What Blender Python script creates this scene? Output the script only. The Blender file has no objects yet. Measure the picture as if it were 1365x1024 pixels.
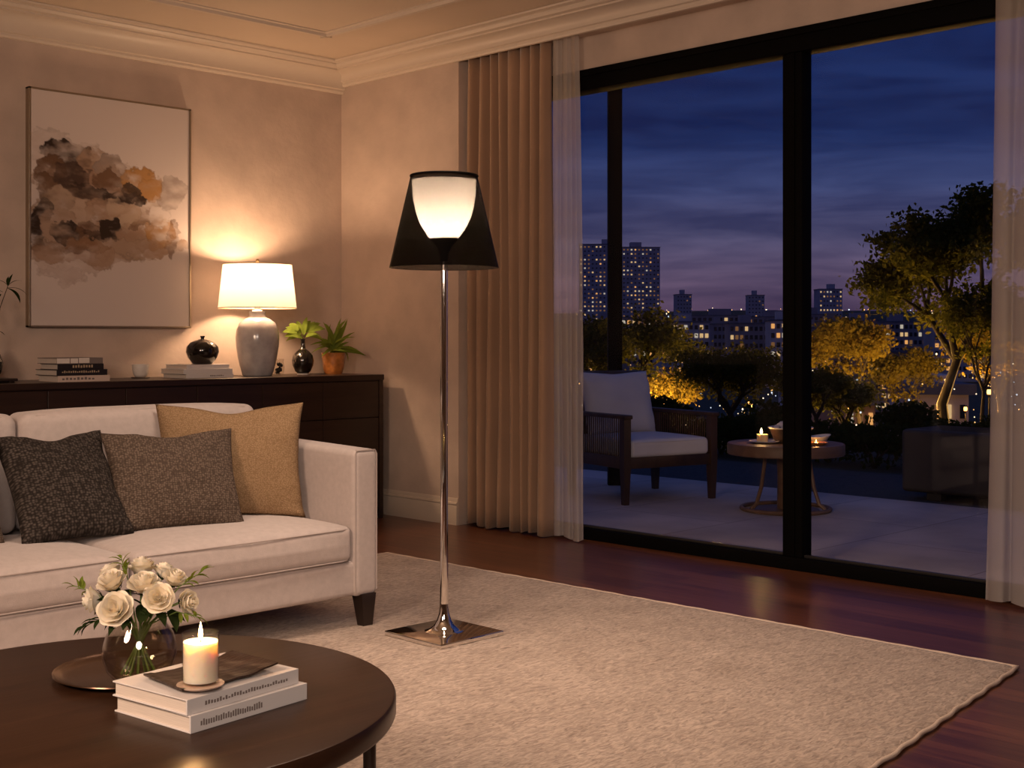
import bpy, bmesh, math, random
import numpy as np
from mathutils import Vector, Matrix, noise as mnoise

S = bpy.context.scene
COL = S.collection
R = math.radians

def lin(r, g, b):
    f = lambda c: (c/255/12.92) if c/255 <= 0.04045 else ((c/255+0.055)/1.055)**2.4
    return (f(r), f(g), f(b), 1.0)

# ------------------------------------------------------------------ camera
cam_d = bpy.data.cameras.new('camera')
cam = bpy.data.objects.new('camera', cam_d)
COL.objects.link(cam)
cam.location = (0, 0, 1.049)
cam.rotation_euler = (R(90), 0, R(-45))
cam_d.sensor_width = 36.0
cam_d.lens = 1700/1365*36
cam_d.shift_y = -61/1365
cam_d.clip_start = 0.05
cam_d.clip_end = 6000
S.camera = cam

# ------------------------------------------------------------------ view
S.view_settings.view_transform = 'Standard'
S.view_settings.look = 'None'
S.view_settings.exposure = 0.0
S.view_settings.gamma = 1.0
S.view_settings.use_curve_mapping = False
S.cycles.max_bounces = 10
S.cycles.diffuse_bounces = 4
S.cycles.glossy_bounces = 4
S.cycles.transparent_max_bounces = 24
S.cycles.sample_clamp_indirect = 4.0

# ------------------------------------------------------------------ sky (dusk, banded cloud)
W = bpy.data.worlds.new('dusk_sky'); S.world = W
W.use_nodes = True
nt = W.node_tree; nt.nodes.clear()
N = nt.nodes.new; LK = nt.links.new
tc = N('ShaderNodeTexCoord')
sep = N('ShaderNodeSeparateXYZ'); LK(tc.outputs['Generated'], sep.inputs[0])
ramp = N('ShaderNodeValToRGB')
cr = ramp.color_ramp
stops = [(0.0, (80, 60, 86)), (0.020, (90, 70, 98)), (0.05, (96, 82, 112)), (0.080, (84, 82, 118)), (0.115, (58, 68, 114)),
         (0.15, (34, 50, 100)), (0.20, (25, 42, 92)), (0.26, (14, 29, 76)), (0.34, (22, 40, 92)), (0.45, (46, 62, 112)), (0.70, (56, 72, 126)), (1.0, (56, 72, 126))]
cr.elements[0].position = stops[0][0]; cr.elements[0].color = lin(*stops[0][1])
cr.elements[1].position = stops[-1][0]; cr.elements[1].color = lin(*stops[-1][1])
for p, c in stops[1:-1]:
    e = cr.elements.new(p); e.color = lin(*c)
LK(sep.outputs['Z'], ramp.inputs[0])
mp = N('ShaderNodeMapping'); mp.inputs['Scale'].default_value = (4.0, 4.0, 30.0)
LK(tc.outputs['Generated'], mp.inputs[0])
nz = N('ShaderNodeTexNoise'); nz.inputs['Scale'].default_value = 1.3; nz.inputs['Detail'].default_value = 6; nz.inputs['Roughness'].default_value = 0.55
nz.inputs['Distortion'].default_value = 0.4
LK(mp.outputs[0], nz.inputs['Vector'])
cl = N('ShaderNodeValToRGB'); cl.color_ramp.elements[0].position = 0.36; cl.color_ramp.elements[1].position = 0.66
cl.color_ramp.elements[0].color = (0.46, 0.49, 0.60, 1); cl.color_ramp.elements[1].color = (1.30, 1.24, 1.14, 1)
LK(nz.outputs['Fac'], cl.inputs[0])
mul = N('ShaderNodeMix'); mul.data_type = 'RGBA'; mul.blend_type = 'MULTIPLY'; mul.inputs['Factor'].default_value = 1
LK(ramp.outputs['Color'], mul.inputs['A']); LK(cl.outputs['Color'], mul.inputs['B'])
bg = N('ShaderNodeBackground'); bg.inputs['Strength'].default_value = 1.0
LK(mul.outputs['Result'], bg.inputs['Color'])
wo = N('ShaderNodeOutputWorld'); LK(bg.outputs[0], wo.inputs[0])

# ------------------------------------------------------------------ added fill lights out of view, standing in for unseen lamps
def area(name, loc, rot, size, power, col):
    l = bpy.data.lights.new(name, 'AREA'); l.shape = 'DISK'; l.size = size; l.energy = power; l.color = col
    o = bpy.data.objects.new(name, l); o.location = loc; o.rotation_euler = rot; COL.objects.link(o)
    return o
def point(name, loc, power, col, rad=0.03, parent=None):
    l = bpy.data.lights.new(name, 'POINT'); l.energy = power; l.color = col; l.shadow_soft_size = rad
    o = bpy.data.objects.new(name, l); o.location = loc; COL.objects.link(o)
    if parent: o.parent = parent
    return o
cl_ = area('overhead_fill', (2.7, 2.9, 2.66), (0, 0, 0), 0.9, 20, (1.0, 0.74, 0.56))  # added overhead fill for the rug and sofa, no fixture here
cl_.data.spread = R(105)
# soft fill added behind the camera, no lamp is known there
rl = area('camera_end_fill', (-0.7, -1.0, 2.1), (R(64), 0, R(-42)), 1.4, 28, (1.0, 0.79, 0.66))
rl.data.spread = R(110)
area('side_fill', (-0.6, 1.9, 1.75), (R(74), 0, R(-62)), 0.7, 58, (1.0, 0.68, 0.48))  # added fill out of view beside the sofa, not a real lamp

# ================================================================== helpers
def tag(o, label=None, cat=None, group=None, kind=None):
    if label: o['label'] = label
    if cat: o['category'] = cat
    if group: o['group'] = group
    if kind: o['kind'] = kind
    return o

def thing(name, label, cat, loc=(0, 0, 0), rz=0.0, group=None, kind=None):
    o = bpy.data.objects.new(name, None); COL.objects.link(o)
    o.empty_display_size = 0.1
    o.location = loc; o.rotation_euler = (0, 0, rz)
    return tag(o, label, cat, group, kind)

def obj(name, bm, mat, parent=None, loc=None, rot=None, smooth=40):
    me = bpy.data.meshes.new(name)
    if isinstance(bm, bmesh.types.BMesh):
        bm.normal_update(); bm.to_mesh(me); bm.free()
    else:
        me = bm; me.name = name
    if smooth:
        me.shade_smooth()
        if smooth < 180: me.set_sharp_from_angle(angle=R(smooth))
    o = bpy.data.objects.new(name, me); COL.objects.link(o)
    for m in (mat if isinstance(mat, (list, tuple)) else [mat]): me.materials.append(m)
    if parent: o.parent = parent
    if loc is not None: o.location = loc
    if rot is not None: o.rotation_euler = rot
    return o

def struct(name, bm, mat, **k):
    o = obj(name, bm, mat, **k); o['kind'] = 'structure'; return o

def BM(): return bmesh.new()

def box(bm, x0, y0, z0, x1, y1, z1, bev=0.0, seg=2):
    r = bmesh.ops.create_cube(bm, size=1.0)
    vs = r['verts']
    for v in vs:
        v.co = Vector(((x0+x1)/2+v.co.x*(x1-x0), (y0+y1)/2+v.co.y*(y1-y0), (z0+z1)/2+v.co.z*(z1-z0)))
    if bev > 0:
        es = {e for v in vs for e in v.link_edges}
        bmesh.ops.bevel(bm, geom=list(es), offset=bev, segments=seg, profile=0.5, affect='EDGES', clamp_overlap=True)
    return bm

def lathe(bm, prof, seg=40, c=(0, 0, 0), capb=False, capt=False):
    rings = []
    for r, z in prof:
        if r < 1e-6:
            rings.append([bm.verts.new((c[0], c[1], c[2]+z))])
        else:
            rings.append([bm.verts.new((c[0]+r*math.cos(2*math.pi*i/seg), c[1]+r*math.sin(2*math.pi*i/seg), c[2]+z)) for i in range(seg)])
    for a, b in zip(rings, rings[1:]):
        for i in range(seg):
            j = (i+1) % seg
            if len(a) == 1 and len(b) == 1: continue
            if len(a) == 1: bm.faces.new((a[0], b[j], b[i]))
            elif len(b) == 1: bm.faces.new((a[i], a[j], b[0]))
            else: bm.faces.new((a[i], a[j], b[j], b[i]))
    if capb and len(rings[0]) > 1: bm.faces.new(list(reversed(rings[0])))
    if capt and len(rings[-1]) > 1: bm.faces.new(rings[-1])
    return bm

def tube(bm, pts, rad, seg=8, cap=True):
    pts = [Vector(p) for p in pts]
    n = len(pts)
    rads = rad if isinstance(rad, (list, tuple)) else [rad]*n
    rings = []
    prev = None
    for i, p in enumerate(pts):
        d = (pts[min(i+1, n-1)]-pts[max(i-1, 0)])
        if d.length < 1e-9: d = Vector((0, 0, 1))
        d.normalize()
        if prev is None:
            a = d.orthogonal().normalized()
        else:
            a = (prev-d*prev.dot(d))
            a = a.normalized() if a.length > 1e-6 else d.orthogonal().normalized()
        prev = a
        b = d.cross(a)
        rings.append([bm.verts.new(p+(a*math.cos(2*math.pi*k/seg)+b*math.sin(2*math.pi*k/seg))*rads[i]) for k in range(seg)])
    for r0, r1 in zip(rings, rings[1:]):
        for k in range(seg):
            j = (k+1) % seg
            bm.faces.new((r0[k], r0[j], r1[j], r1[k]))
    if cap:
        bm.faces.new(list(reversed(rings[0]))); bm.faces.new(rings[-1])
    return bm

def prism(bm, poly, axis, a, b):
    """extrude a 2D polygon along an axis from a to b"""
    def P(p, t):
        if axis == 'x': return (t, p[0], p[1])
        if axis == 'y': return (p[0], t, p[1])
        return (p[0], p[1], t)
    A = [bm.verts.new(P(p, a)) for p in poly]; B = [bm.verts.new(P(p, b)) for p in poly]
    n = len(poly)
    for i in range(n):
        j = (i+1) % n
        bm.faces.new((A[i], A[j], B[j], B[i]))
    bm.faces.new(list(reversed(A))); bm.faces.new(B)
    bmesh.ops.recalc_face_normals(bm, faces=bm.faces)
    return bm

def rbox(bm, c, s, r, n=8, fn=None):
    """box with rounded edges, dense enough to be shaped by fn(x,y,z in -1..1, point)"""
    h = [v/2 for v in s]
    def samp(hh):
        inner = hh-r
        e = [inner+r*math.tan(R(a)) for a in (15, 30, 45)]
        mid = [-inner+2*inner*i/n for i in range(n+1)]
        return [-v for v in reversed(e)]+mid+e
    A = [samp(v) for v in h]
    cache = {}
    def V(p):
        k = tuple(round(v, 6) for v in p)
        if k in cache: return cache[k]
        q = Vector([max(-h[i]+r, min(h[i]-r, p[i])) for i in range(3)])
        d = Vector(p)-q
        w = q+d.normalized()*r if d.length > 1e-9 else q
        if fn:
            w = fn(w, w.x/h[0], w.y/h[1], w.z/h[2])
        cache[k] = bm.verts.new((c[0]+w[0], c[1]+w[1], c[2]+w[2]))
        return cache[k]
    for ax in range(3):
        o1, o2 = (ax+1) % 3, (ax+2) % 3
        for sg in (-1, 1):
            for i in range(len(A[o1])-1):
                for j in range(len(A[o2])-1):
                    q = []
                    for (ii, jj) in ((i, j), (i+1, j), (i+1, j+1), (i, j+1)):
                        p = [0, 0, 0]; p[ax] = sg*h[ax]; p[o1] = A[o1][ii]; p[o2] = A[o2][jj]
                        q.append(V(p))
                    if sg < 0: q.reverse()
                    if len(set(q)) == 4:
                        try: bm.faces.new(q)
                        except ValueError: pass
    return bm

def pillow(bm, w, h, t, n=30, seed=0, pinch=0.07, dent=0.0):
    """scatter cushion: local x width, z height (bottom at 0), y thickness"""
    rnd = random.Random(seed)
    off = Vector((rnd.random()*50, rnd.random()*50, rnd.random()*50))
    grid = {}
    for side in (-1, 1):
        for i in range(n+1):
            for j in range(n+1):
                edge = i in (0, n) or j in (0, n)
                if side == 1 and edge:
                    grid[(1, i, j)] = grid[(-1, i, j)]; continue
                u = -math.cos(math.pi*i/n)*0.35+(-1+2*i/n)*0.65; v = -math.cos(math.pi*j/n)*0.35+(-1+2*j/n)*0.65
                x = u*(w/2)*(1-pinch*(1-v*v)*1.0)
                z = v*(h/2)*(1-pinch*(1-u*u)*1.0)
                th = (max(0, (1-u*u))*max(0, (1-v*v)))**0.42*t/2
                if dent: z -= dent*h*math.exp(-(u/0.35)**2)*max(0, v)**3
                wv = mnoise.noise(off+Vector((u*2.2, v*2.2, side)))*0.010+mnoise.noise(off+Vector((u*6, v*6, side)))*0.004
                cr = (abs(u)*abs(v))
                wv *= (0.5+cr*1.6)
                grid[(side, i, j)] = bm.verts.new((x+wv*0.3, side*(th+(wv if not edge else 0)), z+h/2))
    for side in (-1, 1):
        for i in range(n):
            for j in range(n):
                q = [grid[(side, i, j)], grid[(side, i+1, j)], grid[(side, i+1, j+1)], grid[(side, i, j+1)]]
                if side == 1: q.reverse()
                try: bm.faces.new(q)
                except ValueError: pass
    return bm

# ------------------------------------------------------------------ materials
def newmat(name):
    m = bpy.data.materials.new(name); m.use_nodes = True
    t = m.node_tree; t.nodes.clear()
    out = t.nodes.new('ShaderNodeOutputMaterial')
    return m, t, out

def M(name, col, rough=0.6, metal=0.0, spec=0.5, var=None, bump=None, stretch=(1, 1, 1), sheen=0.0, coat=0.0, sss=0.0, trans=0.0, col2=None):
    """principled surface with noise mottling var=(scale, amount) and bump=(scale, strength, distance)"""
    m, t, out = newmat(name)
    p = t.nodes.new('ShaderNodeBsdfPrincipled')
    p.inputs['Base Color'].default_value = col
    p.inputs['Roughness'].default_value = rough
    p.inputs['Metallic'].default_value = metal
    p.inputs['Specular IOR Level'].default_value = spec
    if sheen: p.inputs['Sheen Weight'].default_value = sheen; p.inputs['Sheen Roughness'].default_value = 0.5
    if coat: p.inputs['Coat Weight'].default_value = coat; p.inputs['Coat Roughness'].default_value = 0.08
    if sss:
        p.inputs['Subsurface Weight'].default_value = sss; p.inputs['Subsurface Radius'].default_value = (0.03, 0.02, 0.012); p.inputs['Subsurface Scale'].default_value = 1.0
    tcn = t.nodes.new('ShaderNodeTexCoord')
    mpn = t.nodes.new('ShaderNodeMapping'); mpn.inputs['Scale'].default_value = stretch
    t.links.new(tcn.outputs['Object'], mpn.inputs[0])
    if var:
        n1 = t.nodes.new('ShaderNodeTexNoise'); n1.inputs['Scale'].default_value = var[0]; n1.inputs['Detail'].default_value = 5
        t.links.new(mpn.outputs[0], n1.inputs['Vector'])
        r1 = t.nodes.new('ShaderNodeValToRGB'); r1.color_ramp.elements[0].position = 0.3; r1.color_ramp.elements[1].position = 0.7
        c2 = col2 or tuple(min(1, c*(1+var[1])) for c in col[:3])+(1,)
        c1 = tuple(c*(1-var[1]) for c in col[:3])+(1,)
        if col2: c1 = col
        r1.color_ramp.elements[0].color = c1; r1.color_ramp.elements[1].color = c2
        t.links.new(n1.outputs['Fac'], r1.inputs[0]); t.links.new(r1.outputs['Color'], p.inputs['Base Color'])
    if bump:
        n2 = t.nodes.new('ShaderNodeTexNoise'); n2.inputs['Scale'].default_value = bump[0]; n2.inputs['Detail'].default_value = 4
        t.links.new(mpn.outputs[0], n2.inputs['Vector'])
        b = t.nodes.new('ShaderNodeBump'); b.inputs['Strength'].default_value = bump[1]; b.inputs['Distance'].default_value = bump[2]
        t.links.new(n2.outputs['Fac'], b.inputs['Height']); t.links.new(b.outputs[0], p.inputs['Normal'])
    t.links.new(p.outputs[0], out.inputs[0])
    return m

def wood(name, c1, c2, rough=0.35, scale=(18, 1.2, 18), coat=0.0, planks=None, spec=0.5):
    """grain along local y; planks=(width, length) adds board joints"""
    m, t, out = newmat(name)
    p = t.nodes.new('ShaderNodeBsdfPrincipled'); p.inputs['Roughness'].default_value = rough; p.inputs['Specular IOR Level'].default_value = spec
    if coat: p.inputs['Coat Weight'].default_value = coat; p.inputs['Coat Roughness'].default_value = 0.15
    tcn = t.nodes.new('ShaderNodeTexCoord')
    mpn = t.nodes.new('ShaderNodeMapping'); mpn.inputs['Scale'].default_value = scale
    t.links.new(tcn.outputs['Object'], mpn.inputs[0])
    n = t.nodes.new('ShaderNodeTexNoise'); n.inputs['Scale'].default_value = 1.0; n.inputs['Detail'].default_value = 7; n.inputs['Roughness'].default_value = 0.6; n.inputs['Distortion'].default_value = 0.6
    t.links.new(mpn.outputs[0], n.inputs['Vector'])
    r = t.nodes.new('ShaderNodeValToRGB'); r.color_ramp.elements[0].position = 0.28; r.color_ramp.elements[1].position = 0.72
    r.color_ramp.elements[0].color = c1; r.color_ramp.elements[1].color = c2
    t.links.new(n.outputs['Fac'], r.inputs[0])
    last = r.outputs['Color']
    if planks:
        mp2 = t.nodes.new('ShaderNodeMapping'); mp2.inputs['Rotation'].default_value = (0, 0, R(90))
        t.links.new(tcn.outputs['Object'], mp2.inputs[0])
        br = t.nodes.new('ShaderNodeTexBrick'); br.inputs['Scale'].default_value = 1.0
        br.inputs['Brick Width'].default_value = planks[1]; br.inputs['Row Height'].default_value = planks[0]
        br.inputs['Mortar Size'].default_value = 0.0012; br.inputs['Mortar Smooth'].default_value = 0.2; br.offset = 0.37
        br.inputs['Color1'].default_value = (0.62, 0.62, 0.62, 1); br.inputs['Color2'].default_value = (1.15, 1.15, 1.15, 1); br.inputs['Mortar'].default_value = (0.25, 0.25, 0.25, 1)
        t.links.new(mp2.outputs[0], br.inputs['Vector'])
        mx = t.nodes.new('ShaderNodeMix'); mx.data_type = 'RGBA'; mx.blend_type = 'MULTIPLY'; mx.inputs['Factor'].default_value = 1
        t.links.new(last, mx.inputs['A']); t.links.new(br.outputs['Color'], mx.inputs['B'])
        last = mx.outputs['Result']
    t.links.new(last, p.inputs['Base Color'])
    b = t.nodes.new('ShaderNodeBump'); b.inputs['Strength'].default_value = 0.12; b.inputs['Distance'].default_value = 0.004
    t.links.new(n.outputs['Fac'], b.inputs['Height']); t.links.new(b.outputs[0], p.inputs['Normal'])
    t.links.new(p.outputs[0], out.inputs[0])
    return m

def weave(name, c_lo, c_hi, scale=70, rough=0.9, dist=0.004):
    """nubbly woven cloth: voronoi nubs"""
    m, t, out = newmat(name)
    p = t.nodes.new('ShaderNodeBsdfPrincipled'); p.inputs['Roughness'].default_value = rough; p.inputs['Specular IOR Level'].default_value = 0.2
    tcn = t.nodes.new('ShaderNodeTexCoord')
    mpn = t.nodes.new('ShaderNodeMapping'); mpn.inputs['Scale'].default_value = (1, 0, 1.15)
    t.links.new(tcn.outputs['Object'], mpn.inputs[0])
    v = t.nodes.new('ShaderNodeTexVoronoi'); v.inputs['Scale'].default_value = scale; v.inputs['Randomness'].default_value = 0.55
    t.links.new(mpn.outputs[0], v.inputs['Vector'])
    r = t.nodes.new('ShaderNodeValToRGB'); r.color_ramp.elements[0].position = 0.15; r.color_ramp.elements[1].position = 0.62
    r.color_ramp.elements[0].color = c_hi; r.color_ramp.elements[1].color = c_lo
    t.links.new(v.outputs['Distance'], r.inputs[0]); t.links.new(r.outputs['Color'], p.inputs['Base Color'])
    b = t.nodes.new('ShaderNodeBump'); b.invert = True; b.inputs['Strength'].default_value = 0.7; b.inputs['Distance'].default_value = dist
    t.links.new(v.outputs['Distance'], b.inputs['Height']); t.links.new(b.outputs[0], p.inputs['Normal'])
    t.links.new(p.outputs[0], out.inputs[0])
    return m

def glassy(name, tint=(1, 1, 1, 1), ior=1.45, rough=0.0, refl=1.0):
    """thin clear glass: see-through with a Fresnel reflection"""
    m, t, out = newmat(name)
    # Schlick reflection, the same from both sides of the pane
    f0 = ((ior-1)/(ior+1))**2
    lw = t.nodes.new('ShaderNodeLayerWeight'); lw.inputs['Blend'].default_value = 0.5
    pw = t.nodes.new('ShaderNodeMath'); pw.operation = 'POWER'; pw.inputs[1].default_value = 5
    t.links.new(lw.outputs['Facing'], pw.inputs[0])
    ml = t.nodes.new('ShaderNodeMath'); ml.operation = 'MULTIPLY_ADD'; ml.inputs[1].default_value = (1-f0)*refl; ml.inputs[2].default_value = f0*refl
    t.links.new(pw.outputs[0], ml.inputs[0])
    a = t.nodes.new('ShaderNodeBsdfTransparent'); a.inputs['Color'].default_value = tint
    g = t.nodes.new('ShaderNodeBsdfGlossy'); g.inputs['Roughness'].default_value = rough
    mx = t.nodes.new('ShaderNodeMixShader')
    t.links.new(ml.outputs[0], mx.inputs[0]); t.links.new(a.outputs[0], mx.inputs[1]); t.links.new(g.outputs[0], mx.inputs[2])
    t.links.new(mx.outputs[0], out.inputs[0])
    return m

def lined(name, col, f):
    """half-reflecting lining: part matt, part see-through"""
    m, t, out = newmat(name)
    d = t.nodes.new('ShaderNodeBsdfDiffuse'); d.inputs['Color'].default_value = col
    a = t.nodes.new('ShaderNodeBsdfTransparent')
    mx = t.nodes.new('ShaderNodeMixShader'); mx.inputs[0].default_value = 1-f
    t.links.new(d.outputs[0], mx.inputs[1]); t.links.new(a.outputs[0], mx.inputs[2]); t.links.new(mx.outputs[0], out.inputs[0])
    return m

def translucent(name, col, tcol, f=0.5, see=0.0, bump=None):
    m, t, out = newmat(name)
    d = t.nodes.new('ShaderNodeBsdfDiffuse'); d.inputs['Color'].default_value = col
    tr = t.nodes.new('ShaderNodeBsdfTranslucent'); tr.inputs['Color'].default_value = tcol
    mx = t.nodes.new('ShaderNodeMixShader'); mx.inputs[0].default_value = f
    t.links.new(d.outputs[0], mx.inputs[1]); t.links.new(tr.outputs[0], mx.inputs[2])
    last = mx.outputs[0]
    if see:
        tp = t.nodes.new('ShaderNodeBsdfTransparent')
        m2 = t.nodes.new('ShaderNodeMixShader'); m2.inputs[0].default_value = see
        t.links.new(last, m2.inputs[1]); t.links.new(tp.outputs[0], m2.inputs[2]); last = m2.outputs[0]
    if bump:
        tcn = t.nodes.new('ShaderNodeTexCoord')
        mpn = t.nodes.new('ShaderNodeMapping'); mpn.inputs['Scale'].default_value = bump[3]
        t.links.new(tcn.outputs['Object'], mpn.inputs[0])
        n2 = t.nodes.new('ShaderNodeTexNoise'); n2.inputs['Scale'].default_value = bump[0]
        t.links.new(mpn.outputs[0], n2.inputs['Vector'])
        b = t.nodes.new('ShaderNodeBump'); b.inputs['Strength'].default_value = bump[1]; b.inputs['Distance'].default_value = bump[2]
        t.links.new(n2.outputs['Fac'], b.inputs['Height']); t.links.new(b.outputs[0], d.inputs['Normal']); t.links.new(b.outputs[0], tr.inputs['Normal'])
    t.links.new(last, out.inputs[0])
    return m

def emit(name, col, power, sample=True):
    m, t, out = newmat(name)
    e = t.nodes.new('ShaderNodeEmission'); e.inputs['Color'].default_value = col; e.inputs['Strength'].default_value = power
    t.links.new(e.outputs[0], out.inputs[0])
    if not sample: m.cycles.emission_sampling = 'NONE'
    return m

mWall = M('plaster', (0.54, 0.43, 0.36, 1), 0.75, spec=0.25, var=(5.5, 0.095), bump=(22, 0.35, 0.006))
mCeil = M('ceiling_paint', (0.66, 0.54, 0.42, 1), 0.6, spec=0.3, var=(1.5, 0.05))
mTrimW = M('trim_paint', (0.66, 0.56, 0.46, 1), 0.45, spec=0.4)
mFloor = wood('floor_boards', (0.078, 0.026, 0.012, 1), (0.180, 0.063, 0.028, 1), rough=0.30, scale=(26, 1.6, 26), planks=(0.125, 1.7), coat=0.08)
mDark = wood('espresso_wood', (0.015, 0.0062, 0.0036, 1), (0.032, 0.0140, 0.0076, 1), rough=0.34, scale=(2.0, 24, 24))
mTable = wood('coffee_table_wood', (0.022, 0.0090, 0.0045, 1), (0.042, 0.0180, 0.0090, 1), rough=0.30, scale=(2.4, 20, 20), coat=0.0, spec=0.22)
mLegD = M('dark_leg', (0.020, 0.011, 0.008, 1), 0.35)
mBlackMetal = M('black_metal', (0.004, 0.0035, 0.0035, 1), 0.6, spec=0.03)
mSofa = M('sofa_cloth', (0.50, 0.435, 0.412, 1), 0.9, spec=0.15, var=(45, 0.06), bump=(260, 0.25, 0.002), sheen=0.2)
mSofaPipe = M('sofa_piping', (0.43, 0.37, 0.345, 1), 0.9, spec=0.15)
mPilA = weave('charcoal_weave', (0.016, 0.012, 0.010, 1), (0.085, 0.070, 0.062, 1), 105)
mPilB = weave('taupe_weave', (0.065, 0.046, 0.035, 1), (0.17, 0.128, 0.10, 1), 125)
mPilC = weave('tan_weave', (0.22, 0.138, 0.072, 1), (0.37, 0.25, 0.145, 1), 210, dist=0.0015)
mChrome = M('chrome', (0.82, 0.80, 0.78, 1), 0.06, metal=1.0)
mSmoke = glassy('smoked_shade', (0.085, 0.078, 0.074, 1), 1.42, 0.25, 0.12)
mSmokeIn = lined('smoked_shade_lining', (0.60, 0.54, 0.48, 1), 0.22)
mDiffuser = translucent('opal_diffuser', (0.85, 0.80, 0.72, 1), (0.90, 0.84, 0.76, 1), 0.55)
mBlackPl = M('black_plastic', (0.010, 0.009, 0.009, 1), 0.3)
mShade = translucent('linen_shade', (0.86, 0.82, 0.76, 1), (0.50, 0.46, 0.41, 1), 0.45, bump=(160, 0.15, 0.002, (1, 1, 0.2)))
mShadeTrim = M('shade_trim', (0.45, 0.32, 0.2, 1), 0.8)
mGlaze = M('grey_glaze', (0.40, 0.37, 0.37, 1), 0.18, spec=0.6, var=(14, 0.22), coat=0.4)
mBrass = M('brass', (0.60, 0.44, 0.24, 1), 0.25, metal=1)
mBlackGloss = M('black_glaze', (0.008, 0.006, 0.005, 1), 0.12, spec=0.6, coat=0.4, var=(9, 0.3))
mTerra = M('amber_glaze', (0.42, 0.15, 0.035, 1), 0.3, spec=0.5, var=(40, 0.28), coat=0.3)
mSoil = M('soil', (0.03, 0.018, 0.01, 1), 0.95, bump=(80, 0.8, 0.01))
mWhiteCer = M('white_ceramic', (0.72, 0.66, 0.60, 1), 0.4, var=(30, 0.06))
mPaper = M('paper', (0.62, 0.54, 0.47, 1), 0.85, stretch=(1, 1, 60), var=(12, 0.12))
mLeaf = translucent('house_leaf', (0.14, 0.19, 0.03, 1), (0.30, 0.33, 0.04, 1), 0.35)
mLeafD = translucent('dark_leaf', (0.022, 0.035, 0.012, 1), (0.03, 0.05, 0.015, 1), 0.3)
mStem = M('green_stem', (0.10, 0.16, 0.03, 1), 0.5)
mStemD = M('brown_stem', (0.05, 0.03, 0.015, 1), 0.7)
mPetal = M('white_petal', (0.80, 0.72, 0.58, 1), 0.6, spec=0.2, sss=0.25, var=(20, 0.05))
mGlass = glassy('clear_glass', (0.97, 0.96, 0.94, 1), 1.45)
mVaseGlass = glassy('thick_glass', (0.93, 0.91, 0.88, 1), 1.75, refl=1.3)
mWindowGlass = glassy('window_glass', (0.96, 0.97, 0.97, 1), 1.35, refl=0.6)
mWater = glassy('water', (0.93, 0.92, 0.86, 1), 1.2)
mTray = M('bronze_tray', (0.10, 0.055, 0.035, 1), 0.22, metal=0.75, spec=0.6)
mBookW = M('white_cover', (0.66, 0.62, 0.60, 1), 0.4, spec=0.4)
mInk = M('book_ink', (0.16, 0.13, 0.12, 1), 0.6)
mGoldInk = M('gold_ink', (0.62, 0.48, 0.30, 1), 0.4, metal=0.5)
mLeather = M('dark_leather', (0.035, 0.020, 0.014, 1), 0.34, spec=0.4, bump=(16, 0.45, 0.012), stretch=(1, 2.5, 1))
mWax = M('candle_wax', (0.86, 0.78, 0.66, 1), 0.45, sss=0.9)
mWick = M('wick', (0.02, 0.015, 0.01, 1), 0.9)
mFlame = emit('flame', (1.0, 0.62, 0.22, 1), 40)
mCurtain = M('taupe_curtain', (0.33, 0.205, 0.13, 1), 0.8, spec=0.2, var=(3, 0.06), bump=(300, 0.2, 0.002), sheen=0.25)
mSheer = translucent('sheer_voile', (0.70, 0.62, 0.56, 1), (0.70, 0.64, 0.60, 1), 0.35, see=0.42)
mCanvasFrame = M('champagne_frame', (0.36, 0.29, 0.21, 1), 0.35, metal=0.8)
mTerrace = None

# ================================================================== the room
XW, YB = 4.846, 6.343      # plane of the window wall, plane of the back wall
XG = 4.97                  # plane of the window frame, at the back of the curtain niche
ZC = 2.72
bm = BM(); box(bm, -3.2, -3.0, -0.10, 5.04, YB+0.1, 0.0); struct('floor', bm, mFloor)
bm = BM(); box(bm, -3.2, -3.0, ZC, 5.2, YB+0.1, ZC+0.12); struct('ceiling', bm, mCeil)
bm = BM(); box(bm, -3.2, YB, 0, 5.2, YB+0.12, ZC); struct('wall_back', bm, mWall)
bm = BM(); box(bm, XW, 5.27, 0, 5.2, YB, ZC); struct('wall_right', bm, mWall)
bm = BM(); box(bm, XW, -3.0, 2.62, 5.2, 5.27, ZC); struct('wall_right', bm, mWall)          # soffit over the curtain niche
bm = BM(); box(bm, XG, 0.7, 2.448, 5.2, 5.27, 2.62); struct('wall_right', bm, mWall)         # strip above the window
bm = BM(); box(bm, XG, -3.0, 0, 5.2, 0.7, 2.62); struct('wall_right', bm, mWall)
bm = BM(); box(bm, -3.32, -3.0, 0, -3.2, YB, ZC); struct('wall_left', bm, mWall)
bm = BM(); box(bm, -3.32, -3.12, 0, 5.2, -3.0, ZC); struct('wall_front', bm, mWall)

def cornice_profile(zb):
    """(distance out of the wall, height): stacked fillets, a cove and a flat top band"""
    p = [(0, zb), (0.020, zb), (0.026, zb+0.010), (0.026, zb+0.022), (0.040, zb+0.026), (0.040, zb+0.034)]
    h0 = zb+0.034; z1 = ZC-0.045
    for i in range(1, 7):
        a = R(15*i); p.append((0.040+0.075*(1-math.cos(a)), h0+(z1-h0)*math.sin(a)))
    p += [(0.125, z1), (0.125, z1+0.008), (0.150, z1+0.012), (0.165, z1+0.024), (0.165, z1+0.030), (0.196, z1+0.034), (0.200, ZC-0.002), (0.0, ZC-0.002)]
    return p
bm = BM(); prism(bm, [(YB-o, z) for o, z in cornice_profile(2.56)], 'x', -3.2, XW); struct('trim_1', bm, mTrimW, smooth=25)
bm = BM(); prism(bm, [(XW-o, z) for o, z in cornice_profile(2.60)], 'y', -3.0, YB); struct('trim_2', bm, mTrimW, smooth=25)
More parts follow.
